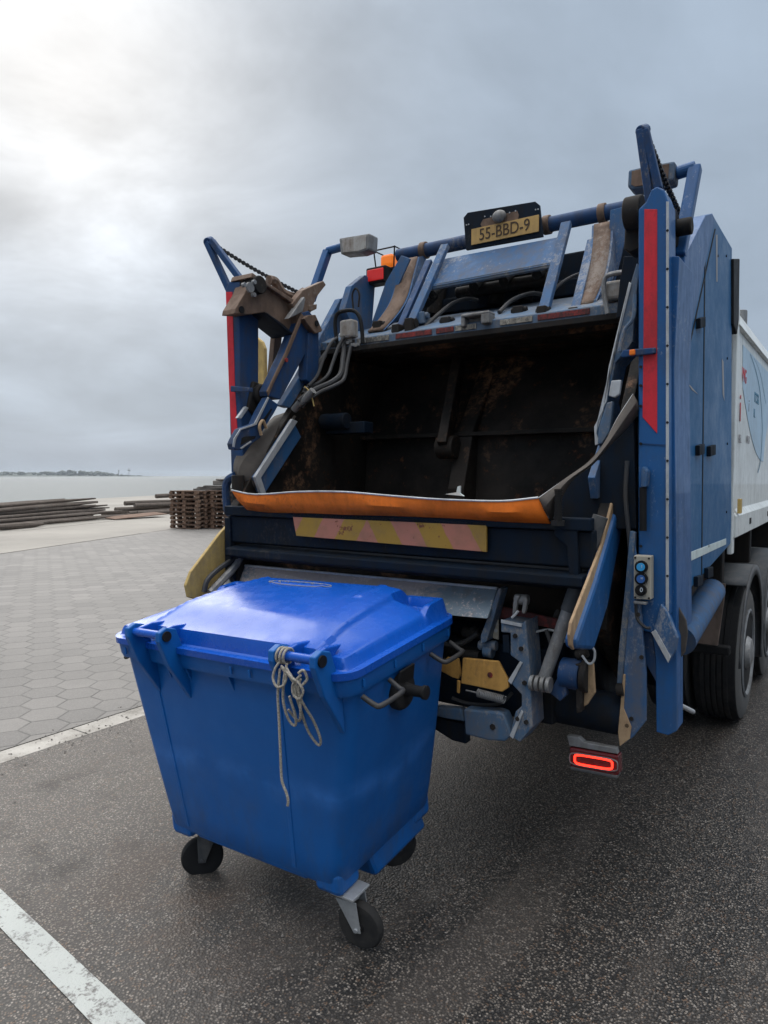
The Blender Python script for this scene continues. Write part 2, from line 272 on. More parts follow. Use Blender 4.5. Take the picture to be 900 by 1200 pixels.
# ---------------------------------------------------------------- geometry helpers
def link(name, me, mat, parent=None, bevel=0., smooth=False, seg=2):
    o = bpy.data.objects.new(name, me); C.objects.link(o); me.materials.append(M[mat] if isinstance(mat, str) else mat)
    if parent is not None: o.parent = parent
    if smooth:
        for p in me.polygons: p.use_smooth = True
        me.set_sharp_from_angle(angle=R(38))
    if bevel:
        b = o.modifiers.new('bevel', 'BEVEL'); b.width = bevel; b.segments = seg; b.limit_method = 'ANGLE'; b.angle_limit = R(40); b.use_clamp_overlap = True
    return o
class MB:
    def __init__(s): s.b = bmesh.new()
    def poly(s, vs): return s.b.faces.new(vs)
    def prism(s, pts, vec):
        vec = V(vec); a = [s.b.verts.new(V(p)) for p in pts]; c = [s.b.verts.new(V(p)+vec) for p in pts]; n = len(a)
        s.poly(a[::-1]); s.poly(c)
        for i in range(n): s.poly([a[i], a[(i+1) % n], c[(i+1) % n], c[i]])
        return s
    def box(s, c, d, m=None):
        c = V(c); h = V(d)/2; q = [V((x, y, z)) for x, y, z in ((-h.x, -h.y, -h.z), (h.x, -h.y, -h.z), (h.x, h.y, -h.z), (-h.x, h.y, -h.z))]
        if m: q = [m@p for p in q]; up = m@V((0, 0, d[2]))
        else: up = V((0, 0, d[2]))
        return s.prism([c+p for p in q], up)
    def beam(s, a, b, w_, h_, up=(0, 0, 1)):
        a = V(a); b = V(b); d = (b-a).normalized(); u = V(up); sx = d.cross(u).normalized(); uy = sx.cross(d).normalized()
        return s.prism([a-sx*w_/2-uy*h_/2, a+sx*w_/2-uy*h_/2, a+sx*w_/2+uy*h_/2, a-sx*w_/2+uy*h_/2], b-a)
    def cyl(s, a, b, r, n=24, r2=None):
        return s.tube([a, b], r, n, r2)
    def tube(s, pts, r, n=10, r2=None, radii=None):
        pts = [V(p) for p in pts]; k = len(pts); up = None; rings = []
        for i, p in enumerate(pts):
            d = (pts[min(i+1, k-1)]-pts[max(i-1, 0)]).normalized()
            if up is None: up = d.orthogonal().normalized()
            up = (up-d*up.dot(d)); up = up.normalized() if up.length > 1e-5 else d.orthogonal().normalized()
            sx = d.cross(up); rr = radii[i] if radii else (r if r2 is None else r+(r2-r)*i/(k-1))
            rings.append([s.b.verts.new(p+(up*math.cos(q*2*math.pi/n)+sx*math.sin(q*2*math.pi/n))*rr) for q in range(n)])
        for A, B in zip(rings, rings[1:]):
            for q in range(n): s.poly([A[q], A[(q+1) % n], B[(q+1) % n], B[q]])
        s.poly(rings[0][::-1]); s.poly(rings[-1]); return s
    def lathe(s, o, ax, prof, n=40):
        """prof: (distance along axis, radius)"""
        o = V(o); ax = V(ax).normalized(); u = ax.orthogonal().normalized(); v = ax.cross(u); rings = []
        for t_, r in prof: rings.append([s.b.verts.new(o+ax*t_+(u*math.cos(q*2*math.pi/n)+v*math.sin(q*2*math.pi/n))*max(r, 1e-4)) for q in range(n)])
        for A, B in zip(rings, rings[1:]):
            for q in range(n): s.poly([A[q], A[(q+1) % n], B[(q+1) % n], B[q]])
        s.poly(rings[0][::-1]); s.poly(rings[-1]); return s
    def grid(s, rows):
        g = [[s.b.verts.new(V(p)) for p in r] for r in rows]
        for a, b in zip(g, g[1:]):
            for i in range(len(a)-1): s.poly([a[i], a[i+1], b[i+1], b[i]])
        return s
    def build(s, name, mat, parent=None, bevel=0., smooth=False, thick=0., sub=0):
        bmesh.ops.recalc_face_normals(s.b, faces=s.b.faces); me = bpy.data.meshes.new(name); s.b.to_mesh(me); s.b.free()
        o = link(name, me, mat, parent, bevel, smooth)
        if sub: q = o.modifiers.new('sub', 'SUBSURF'); q.levels = q.render_levels = sub
        if thick: q = o.modifiers.new('solid', 'SOLIDIFY'); q.thickness = thick; q.offset = 0
        return o
def smooth_path(pts, n=8):
    P = [V(p) for p in pts]; P = [P[0]*2-P[1]]+P+[P[-1]*2-P[-2]]; out = []
    for i in range(1, len(P)-2):
        a, b, c, d = P[i-1:i+3]
        for k in range(n):
            t_ = k/n; out.append(.5*((2*b)+(c-a)*t_+(2*a-5*b+4*c-d)*t_*t_+(3*b-a-3*c+d)*t_**3))
    out.append(P[-2]); return out
def P(px, ax, v): return [at(x, y, ax, v) for x, y in px]
def tag(o, label=None, cat=None, group=None, kind=None):
    for k, v in (('label', label), ('category', cat), ('group', group), ('kind', kind)):
        if v: o[k] = v
    return o
def empty(name, loc=(0, 0, 0), rot=(0, 0, 0), **k):
    o = bpy.data.objects.new(name, None); C.objects.link(o); o.location = loc; o.rotation_euler = rot; o.empty_display_size = .2; return tag(o, **k)
def plane(name, x0, y0, x1, y1, z, mat):
    b = MB(); b.poly([b.b.verts.new(p) for p in ((x0, y0, z), (x1, y0, z), (x1, y1, z), (x0, y1, z))]); o = b.build(name, mat)
    if o.data.polygons[0].normal.z < 0: o.data.flip_normals()
    return tag(o, kind='structure')

# ---------------------------------------------------------------- setting
plane('ground', -29.9, -60, 60, 160, -.06, 'asphalt')
plane('road', -2.62, -60, 60, 160, 0., 'asphalt')
kb = MB()
yy = -60.
while yy < 100: kb.box((-2.725, yy+.498, -.028), (.20, .992, .06)); yy += 1.0
tag(kb.build('kerb_strip', 'kerb', bevel=.004), kind='structure')
b = MB(); b.poly([b.b.verts.new(p) for p in ((-2.83, -60, .004), (-2.83, 160, .004), (-30, 160, .004), (-30, 45, .004), (-17.2, 12.2, .004), (-14.6, 5.5, .004), (-8, -12, .004), (-8, -60, .004))])
o = b.build('pavement', 'pavers'); tag(o, kind='structure')
if o.data.polygons[0].normal.z < 0: o.data.flip_normals()
# quay slabs beyond the pavers, a few mm lower, with open joints
qs = MB(); e0 = V((-8, -12, 0)); dr = (V((-17.2, 12.2, 0))-V((-14.6, 5.5, 0))).normalized(); ou = V((-dr.y, dr.x, 0))
for i in range(-6, 12):
    for j in range(5):
        a = V((-14.6, 5.5, 0))+dr*(i*6.0)+ou*(j*4.4+.02); jj = random.uniform(-.006, .006)
        qs.prism([a+V((0, 0, -.3+jj)), a+dr*5.96+V((0, 0, -.3+jj)), a+dr*5.96+ou*4.36+V((0, 0, -.3+jj)), a+ou*4.36+V((0, 0, -.3+jj))], (0, 0, .315))
tag(qs.build('quay', 'quay', bevel=.012), kind='structure')
b = MB(); b.box((-30.35, 20, -1.5), (.8, 160, 3.04)); tag(b.build('quay_edge', 'quay', bevel=.03), kind='structure')
plane('water', -3600, -2500, -30.2, 3600, -2.0, 'water')
b = MB(); b.box((0, 0, 0), (1, 1, 1)); b.b.clear()
def ln(p): return V(p)
b = MB(); b.poly([b.b.verts.new(p) for p in ((-2.5, -1.19, .004), (-2.5, -1.29, .004), (-.226, -1.557, .004), (3.2, -1.96, .004), (3.2, -1.86, .004), (-.101, -1.455, .004))])
o = b.build('road_marking', 'marking'); tag(o, kind='structure')
if o.data.polygons[0].normal.z < 0: o.data.flip_normals()

# far shore with its wood and mast
IS = []
def far(px_, d, z):
    v = FW+RT*((px_-450)/825.); v = V((v.x, v.y, 0)).normalized(); q = v*(d/(v.dot(F0)))
    return V((CAM.x+q.x, CAM.y+q.y, z))
D = 2300.; b = MB(); rows = [[], [], [], []]
for k in range(0, 121):
    x = -330+k*4.25; e = max(0, min(1, (182-x)/60.)); hh = (6+5*math.sin(x*.03+1)+3*math.sin(x*.011))*e
    if x > 140: hh *= .5
    rows[0].append(far(x, D-60, -2.2)); rows[1].append(far(x, D, max(.0, hh*.5)-1.5)); rows[2].append(far(x, D+60, max(0, hh)-1.2)); rows[3].append(far(x, D+260, -2.2))
tag(b.grid(rows).build('island', 'island', smooth=True), kind='structure')
b = MB()
for k in range(900):
    x = random.uniform(-330, 168); dd = D+random.uniform(-10, 120); e = max(0, min(1, (176-x)/60.))
    prof = .55+.45*math.sin(x*.045+.4)*math.sin(x*.017+2.2)+.35*math.exp(-((x-72)/22.)**2)
    r = random.uniform(3, 7)*max(.35, e); z = random.uniform(1, 14)*prof*max(.12, e)
    c = far(x, dd, z); n0 = len(b.b.verts)
    bmesh.ops.create_icosphere(b.b, subdivisions=1, radius=r, matrix=Matrix.Translation(c)@Matrix.Diagonal((1.4, 1.4, random.uniform(.6, 1.1), 1)))
for v in b.b.verts: v.co += V((random.uniform(-1, 1), random.uniform(-1, 1), random.uniform(-1.2, 1.2)))
tag(b.build('woodland', 'island'), 'hazy dark wood covering the low far shore across the water', 'woodland', kind='stuff')
tw = empty('radar_mast', far(152, D-20, 0), label='thin hazy radar mast rising above the tip of the far shore', cat='mast')
b = MB(); b.cyl((0, 0, -2), (0, 0, 26), .9, 8, .5); b.build('mast', 'steel', tw)
b = MB(); b.cyl((0, 0, 16), (0, 0, 19), 4.2, 10, 5); b.cyl((0, 0, 22), (0, 0, 23.2), 2.6, 8); b.build('platform', 'steel', tw)
tw = empty('beacon_post', far(140, D-20, 0), label='short hazy post left of the radar mast on the far shore', cat='post')
b = MB(); b.cyl((0, 0, -2), (0, 0, 18), 1.3, 8, 1.0); b.cyl((0, 0, 14), (0, 0, 19), 2.0, 8); b.build('post', 'steel', tw)

# haze
b = MB(); b.box((-1300, 500, -3.2), (5000, 6400, 60)); o = b.build('haze', 'black'); tag(o, kind='stuff')
hm = bpy.data.materials.new('haze air'); hm.use_nodes = True; ht = hm.node_tree; ht.nodes.clear()
pv = ht.nodes.new('ShaderNodeVolumePrincipled'); pv.inputs['Density'].default_value = .00013; pv.inputs['Color'].default_value = (.86, .93, 1, 1); pv.inputs['Anisotropy'].default_value = .2
oo = ht.nodes.new('ShaderNodeOutputMaterial'); ht.links.new(pv.outputs[0], oo.inputs['Volume']); o.data.materials[0] = hm

# poles on the quay
def pole(x, y0, y1, z0, z1, r, dx=0., lab='', grp='', tip=True):
    d = V((dx, y1-y0, z1-z0)); n = 14; pts = []; rad = []
    ph = random.uniform(0, 6); am = random.uniform(.01, .05)
    for i in range(n+1):
        t_ = i/n; pts.append(V((x, y0, z0))+d*t_+V((am*math.sin(ph+t_*5), 0, am*.6*math.sin(ph*2+t_*6)))); rad.append(r*(.9+.1*math.sin(ph+9*t_))*(1.0 if t_ < .86 or not tip else max(.28, 1-(t_-.86)*4.6)))
    o = MB().tube(pts, r, 9, radii=rad).build('wooden_pole', 'log', smooth=True); o.location = V((x, y0, 0)); o.data.transform(Matrix.Translation(-V((x, y0, 0))))
    return tag(o, lab, 'pole', grp)
for row in range(6):
    for c in range(6-(row > 2)-(row > 4)):
        yend = 15.6+random.uniform(-1.0, .9)-.2*row; x = -24.1-c*.34-row*.1; z = .09+row*.145; ys = random.uniform(-1, 1); zs = .09+row*.09
        lab = ('grey weathered pole in the long stack on the quay, %s' % ('lying at its foot', 'second layer up', 'third layer up', 'fourth layer up', 'fifth layer up', 'on its very top')[row])
        pole(x+(yend-ys)*.33+random.uniform(-.05, .05), ys, yend, zs, z+random.uniform(-.02, .05), random.uniform(.065, .10), -(yend-ys)*.33+random.uniform(-.2, .2), lab, 'poles stacked along the quay')
pole(-20.6, 6.0, 11.0, .12, .13, .12, -1.5, 'short grey pole lying loose in front of the long pole stack', 'poles stacked along the quay')
for i, (x, y0, y1, z0, z1) in enumerate(((-25.2, 17.2, 24, .12, .14), (-25.6, 17, 25, .12, .14), (-26.0, 16.6, 25, .3, .34), (-25.7, 17.4, 25, .42, .45), (-26.4, 16.2, 25, .12, .14), (-26.7, 17.6, 25, .5, .62), (-27.0, 19.6, 25, .78, .98))):
    pole(x, y0, y1, z0, z1, .11, .3, 'grey pole in the low loose pile between the long stack and the pallets', 'poles beside the pallets', tip=False)
b = MB(); b.box((-23.6, 15.9, .12), (.9, 2.6, .03), Matrix.Rotation(.04, 3, 'X')@Matrix.Rotation(.05, 3, 'Y')); tag(b.build('timber_board', 'wood'), 'thin brown board lying in front of the low pole pile', 'board')

# pallets
def pallet_mesh():
    b = MB(); l, wd = 1.2, .8
    for y in (-.3525, -.14, 0, .14, .3525)[0:5]: b.box((0, y, .122), (l, .11 if abs(y) > .3 or y == 0 else .09, .022))
    for x in (-.55, 0, .55): b.box((x, 0, .1), (.1, wd, .02))
    for x in (-.55, 0, .55):
        for y in (-.35, 0, .35): b.box((x, y, .011+.045), (.145, .12, .068))
    for y in (-.35, 0, .35): b.box((0, y, .011), (l, .1, .02))
    return b
proto = None; pal0 = at(236, 620, 'z', 0)
stacks = [((-17.05, 13.25), 9, .62, 'near'), ((-17.55, 14.6), 9, .62, 'far'), ((-17.2, 15.9), 4, .62, 'low')]
fr = V((math.cos(.62), math.sin(.62), 0))
def rel(a_, b_): return pal0+RT*a_+F0*b_
for si, (off, n, key) in enumerate((((-.42, .35), 9, 'stack nearest the poles'), ((.52, .5), 9, 'stack next to the truck'), ((1.4, 1.1), 4, 'low stack behind the truck'))):
    for i in range(n):
        o = pallet_mesh().build('pallet', 'wood') if proto is None else proto.copy()
        if proto is None: proto = o
        else: C.objects.link(o)
        q = rel(*off); o.location = (q.x+random.uniform(-.03, .03), q.y+random.uniform(-.03, .03), .016+i*.1445); o.rotation_euler = (0, 0, HEAD+math.pi/2*(0)+R(-26)+random.uniform(-.03, .03))
        ordn = ('bottom', 'second', 'third', 'fourth', 'fifth', 'sixth', 'seventh', 'eighth', 'ninth')[i]
        tag(o, 'brown wooden pallet, %s from the ground in the %s' % (ordn, key) if i else 'brown wooden pallet, bottom one in the %s' % key, 'pallet', 'pallets stacked on the quay')
q = rel(.1, .6); m_ = Matrix.Rotation(.4, 3, 'Z')
b = MB()
for i in range(7): b.box((q.x+.35+random.uniform(-.1, .1), q.y+random.uniform(-.1, .1), 1.335+i*.022), (1.5-i*.12, .16, .035), Matrix.Rotation(HEAD+random.uniform(-.2, .2), 3, 'Z'))
tag(b.build('scrap_boards', 'cardb'), 'loose grey boards heaped on top of the pallet stacks', 'boards')
b = MB(); b.prism([V((q.x, q.y, 1.49))+RT*a_+F0*c_ for a_, c_ in ((.15, 0), (.62, 0), (.56, .3), (.2, .3))], (0, 0, .16)); b.box((q.x+.3, q.y+.3, 1.68), (.32, .2, .06)); tag(b.build('cable_bundle', 'cardb', bevel=.03), 'small grey bundle on the boards above the pallets', 'bundle')
#TRUCK
# ================================================================ garbage truck
T = empty('garbage_truck', (0, 0, 0), label='blue and white refuse collection truck with its rear hopper open', cat='garbage truck')
def poly(name, px, ax, v, depth, mat, parent=T, bevel=.004, b=None, **k):
    """flat plate: outline on the plane ax = v, thickness depth along that axis"""
    q = MB() if b is None else b; vec = [0, 0, 0]; vec['xyz'.index(ax)] = depth; q.prism(P(px, ax, v), vec)
    return q.build(name, mat, parent, bevel, **k) if b is None else q
# --- hopper shell: side walls, floor, rear packer
prof = [(.62, 2.60), (-.06, 1.80), (-.16, 1.66), (-.16, 1.2), (.15, .92), (1.1, .80), (2.5, .9), (2.6, 2.9), (1.3, 2.95)]
for s in (-1, 1): MB().prism([(s*.96, y+(.14 if s > 0 and y < .3 else 0), z) for y, z in prof], (s*.05, 0, 0)).build('side_wall', 'hopper', T, .004)
fl = []; N_ = 14
for i in range(N_+1):
    a = math.pi*(.04+.62*i/N_); fl.append((.62-.72*math.cos(a), 1.56-.62*math.sin(a)))
b = MB(); b.grid([[(-.958, y, z), (.958, y, z)] for y, z in fl]); b.build('hopper_floor', 'hopper', T, thick=.03, smooth=True)
b = MB(); b.prism([(-.955, 1.05, 2.1), (-.955, 1.0, 1.45), (-.955, 1.06, 1.45), (-.955, 1.5, 2.1), (-.955, 1.62, 2.95), (-.955, 1.55, 2.95)], (1.91, 0, 0)); b.build('packer_plate', 'hopper', T, .01)
b = MB(); b.box((.0, 1.02, 2.08), (1.9, .12, .025)); b.build('packer_ledge', 'hopper', T, .004)
for x in (-.22,):
    MB().prism([(x, .98, 2.1), (x, .86, 1.75), (x, .9, 1.35), (x, 1.02, 1.35), (x, 1.05, 2.1), (x, 1.5, 2.7), (x, 1.42, 2.7)], (.11, 0, 0)).build('packer_rib', 'hopper', T, .008)
b = MB(); b.cyl((-.3, .9, 2.0), (-.18, .9, 2.0), .07); b.beam((-.24, .85, 2.0), (-.3, 1.15, 2.55), .06, .12); b.build('packer_hinge', 'hopper', T, .005, True)
b = MB(); b.box((0, 1.35, 2.60), (1.9, 1.1, .04)); b.build('hopper_roof', 'hopper', T, .005)
b = MB(); b.box((-.78, .62, 2.12), (.3, .1, .07)); b.cyl((-.93, .55, 2.16), (-.74, .55, 2.16), .05); b.build('inner_bracket', 'navy', T, .006, True)
# --- blue fillers with pale edge strip at both hopper corners
def mirror(pts): return [V((-p.x, p.y, p.z)) for p in pts]
A = P([(343, 492), (353, 512), (312, 576), (305, 577), (299, 559)], 'x', -.93)
B = P([(340, 491), (346, 494), (303, 560), (309, 578), (303, 579), (296, 559)], 'x', -.925)
for s in (1, -1):
    o = MB().prism([V((p.x*s, p.y, p.z)) for p in A], (-.03*s, 0, 0)).build('corner_plate', 'blue_worn', T, .003)
    if s > 0: MB().prism([V((p.x*s, p.y, p.z)) for p in B], (.02*s, 0, 0)).build('edge_strip', 'bare', o, .002)
# --- sill: orange flap, hazard plate, dark beams
top = smooth_path(P([(272, 575), (300, 580), (350, 577), (400, 577), (450, 581), (500, 585), (540, 587), (590, 588), (631, 584)], 'y', -.26), 4)
bot = smooth_path(P([(290, 597), (315, 600), (360, 601), (410, 603), (460, 604), (510, 606), (550, 608), (595, 611), (645, 613)], 'y', -.22), 4)
n = len(top); b = MB(); rows = []
for i in range(n):
    a, c = top[i], bot[i]; m_ = (a+c)/2+V((0, -.012-.01*math.sin(i*.5), 0)); rows.append([a+V((0, .02, -.006)), a, a*.7+m_*.3, m_, c])
b.grid(rows); o = b.build('rubber_flap', 'orange', T, thick=.008, smooth=True)
MB().tube([p+V((0, -.003, .003)) for p in top], .0045, 6).build('flap_edge', 'bare', o, smooth=True)
b = MB(); b.beam((-1.0, -.19, 1.64), (1.0, -.19, 1.64), .05, .05); b.prism([(-1, -.19, 1.61), (-1, -.185, 1.47), (-1, -.15, 1.46), (-1, -.12, 1.62)], (2., 0, 0)); b.build('sill_beam', 'navy', T, .006)
poly('hazard_plate', [(342, 600), (570, 612), (570, 647), (347, 628)], 'y', -.215, .012, 'hazard', bevel=.002)
b = MB(); b.prism([(-.97, -.24, 1.44), (-.97, -.24, 1.40), (-.97, -.08, 1.36), (-.97, -.08, 1.46)], (1.95, 0, 0)); b.build('sill_ledge', 'navy', T, .006)
b = MB(); b.prism([(-.97, -.08, 1.38), (-.97, .12, 1.30), (-.97, .12, 1.0), (-.97, .3, .8), (-.97, .5, .8), (-.97, .35, 1.4)], (1.9, 0, 0)); b.build('lower_panel', 'navy', T, .01)
for z, y in ((1.31, .09), (1.2, .1)): MB().beam((-.95, y, z), (.95, y, z), .06, .03).build('panel_rib', 'navy', T, .008)
b = MB(); b.prism([(-.97, -.2, 1.6), (-.97, -.2, 1.3), (-.97, 0, 1.0), (-.97, .3, .9), (-.97, .4, 1.6)], (-.045, 0, 0)); b.build('side_cheek', 'navy', T, .005)
MB().prism([(.93, -.16, 1.6), (.93, -.12, 1.42), (.93, .4, 1.3), (.93, .4, 1.6)], (.03, 0, 0)).build('side_cheek', 'navy', T, .005)
poly('red_strip', [(575, 708), (672, 730), (672, 742), (575, 722)], 'y', -.075, .02, 'red_worn')
# bolt at the right of the sill
c = at(654, 610, 'y', -.24); d = at(654, 573, 'y', -.24); b = MB(); b.cyl(c, d, .014, 16)
for i in range(12): z_ = c.z+(d.z-c.z)*(i+.5)/12; b.cyl((c.x, c.y, z_-.002), (c.x, c.y, z_+.002), .0165, 16)
b.cyl((c.x, c.y, c.z-.02), (c.x, c.y, c.z), .028, 6); b.build('threaded_bolt', 'dark', T, smooth=True)
poly('bolt_bracket', [(648, 612), (676, 612), (678, 690), (668, 690), (664, 640), (650, 628)], 'y', -.21, .05, 'navy')
# --- opening beam with worn tape
b = MB(); b.prism([(-1.0, .60, 2.59), (-1.0, .60, 2.66), (-1.0, .78, 2.74), (-1.0, 1.3, 2.9), (-1.0, 1.3, 2.8), (-1.0, .7, 2.6)], (2.0, 0, 0)); ob = b.build('opening_beam', 'blue_grey', T, .006)
ob2 = MB().prism([(-.99, .595, 2.585), (-.99, .595, 2.615), (-.99, .63, 2.6), (-.99, .63, 2.57)], (1.97, 0, 0)).build('beam_lip', 'dark', T, .003)
segs = [(-.93, -.72, 'dark'), (-.70, -.47, 'white_worn'), (-.42, -.18, 'red_worn'), (-.15, -.04, 'red_worn'), (-.03, .1, 'white_worn'), (.24, .42, 'white_worn'), (.45, .72, 'red_worn')]
for x0, x1, m in segs: MB().box(((x0+x1)/2, .596, 2.638), (x1-x0, .006, .028)).build('tape', m, ob, .001)
# --- top frame
TY = 1.1
tl = at(470, 300, 'y', TY); tr = at(727, 245, 'y', TY); zt = (tl.z+tr.z)/2
b = MB(); b.cyl((tl.x-.02, TY, zt), (tr.x+.03, TY, zt), .043, 24); b.build('top_tube', 'blue_mid', T, smooth=True)
for x in (-.53, -.06-.0, .30, .62):
    b = MB(); b.cyl((x-.02, TY, zt), (x+.02, TY, zt), .054, 20); b.build('tube_clamp', 'brown', T, .004, True)
# machinery visible below the tube
b = MB(); b.beam((-.85, 1.35, 3.06), (.95, 1.35, 3.06), .12, .2); b.beam((-.9, 1.3, 2.95), (.9, 1.3, 2.95), .08, .1); b.build('cross_beam', 'navy', T, .01)
for x in (-.55, -.1, .1, .55): MB().cyl((x, 1.25, 2.9), (x+.05, 1.3, 3.15), .05, 16).build('valve_block', 'dark', T, smooth=True)
b = MB(); b.cyl((-.3, 1.12, 2.98), (.3, 1.12, 2.98), .035, 16); b.box((.0, 1.2, 3.02), (.5, .1, .1)); b.build('valve_rail', 'dark', T, .005, True)
# curved wear arms
def wear(outer, inner, face, x_, y_, dd):
    pass
def arm(curve_px, side_px, y_top, y_bot, wd, sgn):
    pts = []
    n = len(curve_px)
    for i, (x, y) in enumerate(curve_px): pts.append(at(x, y, 'y', y_top+(y_bot-y_top)*i/(n-1)))
    pts = smooth_path(pts, 5); hw = V((wd/2, 0, 0))
    root = MB().grid([[p-hw, p+hw] for p in pts]).build('wear_plate', 'brown', T, thick=.014, smooth=True)
    k = len(pts)
    for s in (-1, 1):
        b = MB()
        prev = None; q = [p+hw*s for p in pts]; back = [p+V((0, .05+.10*math.sin(math.pi*min(1, i/(k-1)*.9+.1)), .03)) for i, p in enumerate(q)]
        for i in range(k-1):
            for e in (0,):
                a_, b_, c_, d_ = q[i], q[i+1], back[i+1], back[i]
                b.prism([a_, b_, c_, d_], (s*.012, 0, 0))
        b.build('arm_cheek', 'blue_worn', root)
arm([(481, 303), (475, 325), (468, 350), (456, 370), (440, 388)], None, 1.02, .68, .11, -1)
arm([(706, 262), (705, 285), (701, 312), (694, 336), (684, 358)], None, 1.02, .68, .09, 1)
poly('frame_plate', [(715, 246), (734, 241), (736, 262), (728, 300), (712, 362), (702, 360), (712, 300)], 'y', .98, .012, 'blue_worn')
poly('frame_plate', [(470, 299), (452, 330), (434, 382), (441, 388), (462, 345), (481, 303)], 'y', .9, .012, 'blue_worn')
def rod(p0, p1, y0, y1, r, mat, name='stay_rod', flat=True):
    a = at(*p0, 'y', y0); c = at(*p1, 'y', y1); b = MB()
    if flat: b.beam(a, c, r*2, r*1.2, (0, -1, .3))
    else: b.cyl(a, c, r, 16)
    o = b.build(name, mat, T, .004, not flat); q = MB(); q.cyl(c-V((.035, 0, 0)), c+V((.035, 0, 0)), .026, 16); q.build('pin', 'dark', o, smooth=True); return o
rod((522, 288), (482, 379), .98, .66, .026, 'blue_worn'); rod((503, 306), (467, 388), .98, .66, .022, 'blue_mid')
rod((664, 262), (637, 366), .98, .66, .028, 'blue_worn'); rod((694, 282), (674, 366), .98, .66, .024, 'blue_worn')
for x, y in ((482, 383), (467, 390), (637, 370), (674, 372)):
    c = at(x, y, 'y', .65); MB().box(c, (.05, .08, .09)).build('lug', 'dark', T, .006)
# visor plate
q = P([(508, 306), (661, 277)], 'y', .99)+P([(649, 309), (494, 338)], 'y', .82)
b = MB(); b.prism(q, (0, .012, .006)); o = b.build('visor_plate', 'blue_worn', T, .004)
MB().beam(q[3]+V((0, .02, 0)), q[2]+V((0, .02, 0)), .03, .03).build('lower_lip', 'blue_grey', o, .004)
# centre hasp
a = at(560, 376, 'y', .60); b = MB()
b.box(a+V((0, 0, .03)), (.17, .08, .02)); b.box(a+V((-.075, 0, .0)), (.025, .07, .06)); b.box(a+V((.06, 0, .0)), (.05, .08, .055)); b.box(a+V((0, .03, -.01)), (.17, .02, .07)); b.build('camera_bracket', 'steel', T, .008)
# --- number plate board
bc = P([(543, 255), (548, 249), (627, 236), (632, 240), (636, 277), (546, 293)], 'y', 1.0)
nb = MB().prism(bc, (0, .02, 0)).build('plate_board', 'navy', T, .003)
tlp, trp, brp, blp = P([(552, 269), (631, 251.5), (632, 271), (553, 287.5)], 'y', .992)
ctr = (tlp+trp+brp+blp)/4; W_ = (trp-tlp).length; H_ = (tlp-blp).length
MB().box(ctr, (W_, .006, H_)).build('number_plate', 'plate', nb, .002)
def text(body, size, loc, rot, mat, parent, name, sx=1., ext=.001):
    cu = bpy.data.curves.new(name, 'FONT'); cu.body = body; cu.size = size; cu.extrude = ext; cu.align_x = 'CENTER'; cu.align_y = 'CENTER'; cu.offset = 0
    o = bpy.data.objects.new('tmp', cu); C.objects.link(o); dg = bpy.context.evaluated_depsgraph_get(); me = bpy.data.meshes.new_from_object(o.evaluated_get(dg)); bpy.data.objects.remove(o)
    me.transform(Matrix.Diagonal((sx, 1, 1, 1))); me.transform(Matrix.Rotation(rot[2], 4, 'Z')@Matrix.Rotation(rot[0], 4, 'X')); me.transform(Matrix.Translation(loc)); me.materials.clear()
    return link(name, me, mat, parent)
text('55-BBD-9', H_*1.02, ctr+V((.0, -.0045, 0)), (R(90), 0, 0), 'letter', nb, 'plate_number', W_*.9/(H_*1.02*4.75), .0012)
o = poly('rusty_patch', [(563, 263), (566, 257), (606, 247), (608, 252), (607, 257), (565, 267)], 'y', .996, .004, 'brown', nb, .001)
c = at(585, 253.5, 'y', .985); b = MB(); bmesh.ops.create_uvsphere(b.b, u_segments=20, v_segments=12, radius=.040, matrix=Matrix.Translation(c)@Matrix.Diagonal((1.1, .7, .9, 1))); b.build('plate_lamp', 'steel', nb, smooth=True)
for x, y in ((546.5, 263.5), (549, 262.8), (627.5, 245.5), (630.5, 245), (568, 253.5), (575, 253.5), (597, 249), (604, 247)):
    c = at(x, y, 'y', .992); MB().cyl(c, c+V((0, .004, 0)), .004, 10).build('rivet', 'bare', nb)
# --- beacon and red lamp
c = at(457, 307, 'y', 1.15); b = MB(); b.box(c, (.10, .1, .085)); b.build('beacon', 'amber', T, .02)
b = MB()
for dx in (-.07, .07):
    for dy in (-.06, .06): b.tube([c+V((dx, dy, -.07)), c+V((dx*1.2, dy*1.2, .075))], .005, 6)
b.tube([c+V((-.085, -.07, .07)), c+V((.085, -.07, .07)), c+V((.085, .07, .07)), c+V((-.085, .07, .07)), c+V((-.085, -.07, .07))], .005, 6); b.box(c+V((0, 0, -.07)), (.17, .14, .02)); b.build('beacon_cage', 'black', T)
c = at(445, 324, 'y', 1.05); MB().box(c, (.16, .1, .11)).build('lamp_housing', 'black', T, .012); MB().box(c+V((0, -.052, 0)), (.13, .012, .075)).build('red_lamp', 'redlamp', T, .006)
# --- grab loops, small work lights, hoses
def tubepx(px, ax, v, r, mat, name, parent=T, n=8, sm=5):
    return MB().tube(smooth_path([at(x, y, ax, v if not isinstance(v, (list, tuple)) else v[i]) for i, (x, y) in enumerate(px)], sm), r, n).build(name, mat, parent, smooth=True)
tubepx([(396, 408), (393, 385), (394, 370), (401, 365), (414, 364), (421, 371), (424, 385), (425, 402)], 'y', .56, .012, 'black', 'grab_loop')
tubepx([(712, 368), (708, 345), (708, 330), (714, 322), (737, 318)], 'y', .56, .012, 'steel', 'grab_loop')
MB().box(at(409, 386, 'y', .6), (.10, .07, .11)).build('work_light', 'lampglass', T, .015); MB().box(at(724, 341, 'y', .62), (.12, .08, .09)).build('work_light', 'lampglass', T, .015)
b = MB()
for i in range(9): c = at(402+i*3.2, 401-random.uniform(-4, 3), 'y', .6); b.box(c, (.025, .03, .02))
b.build('hose_fittings', 'steel', T, .003)
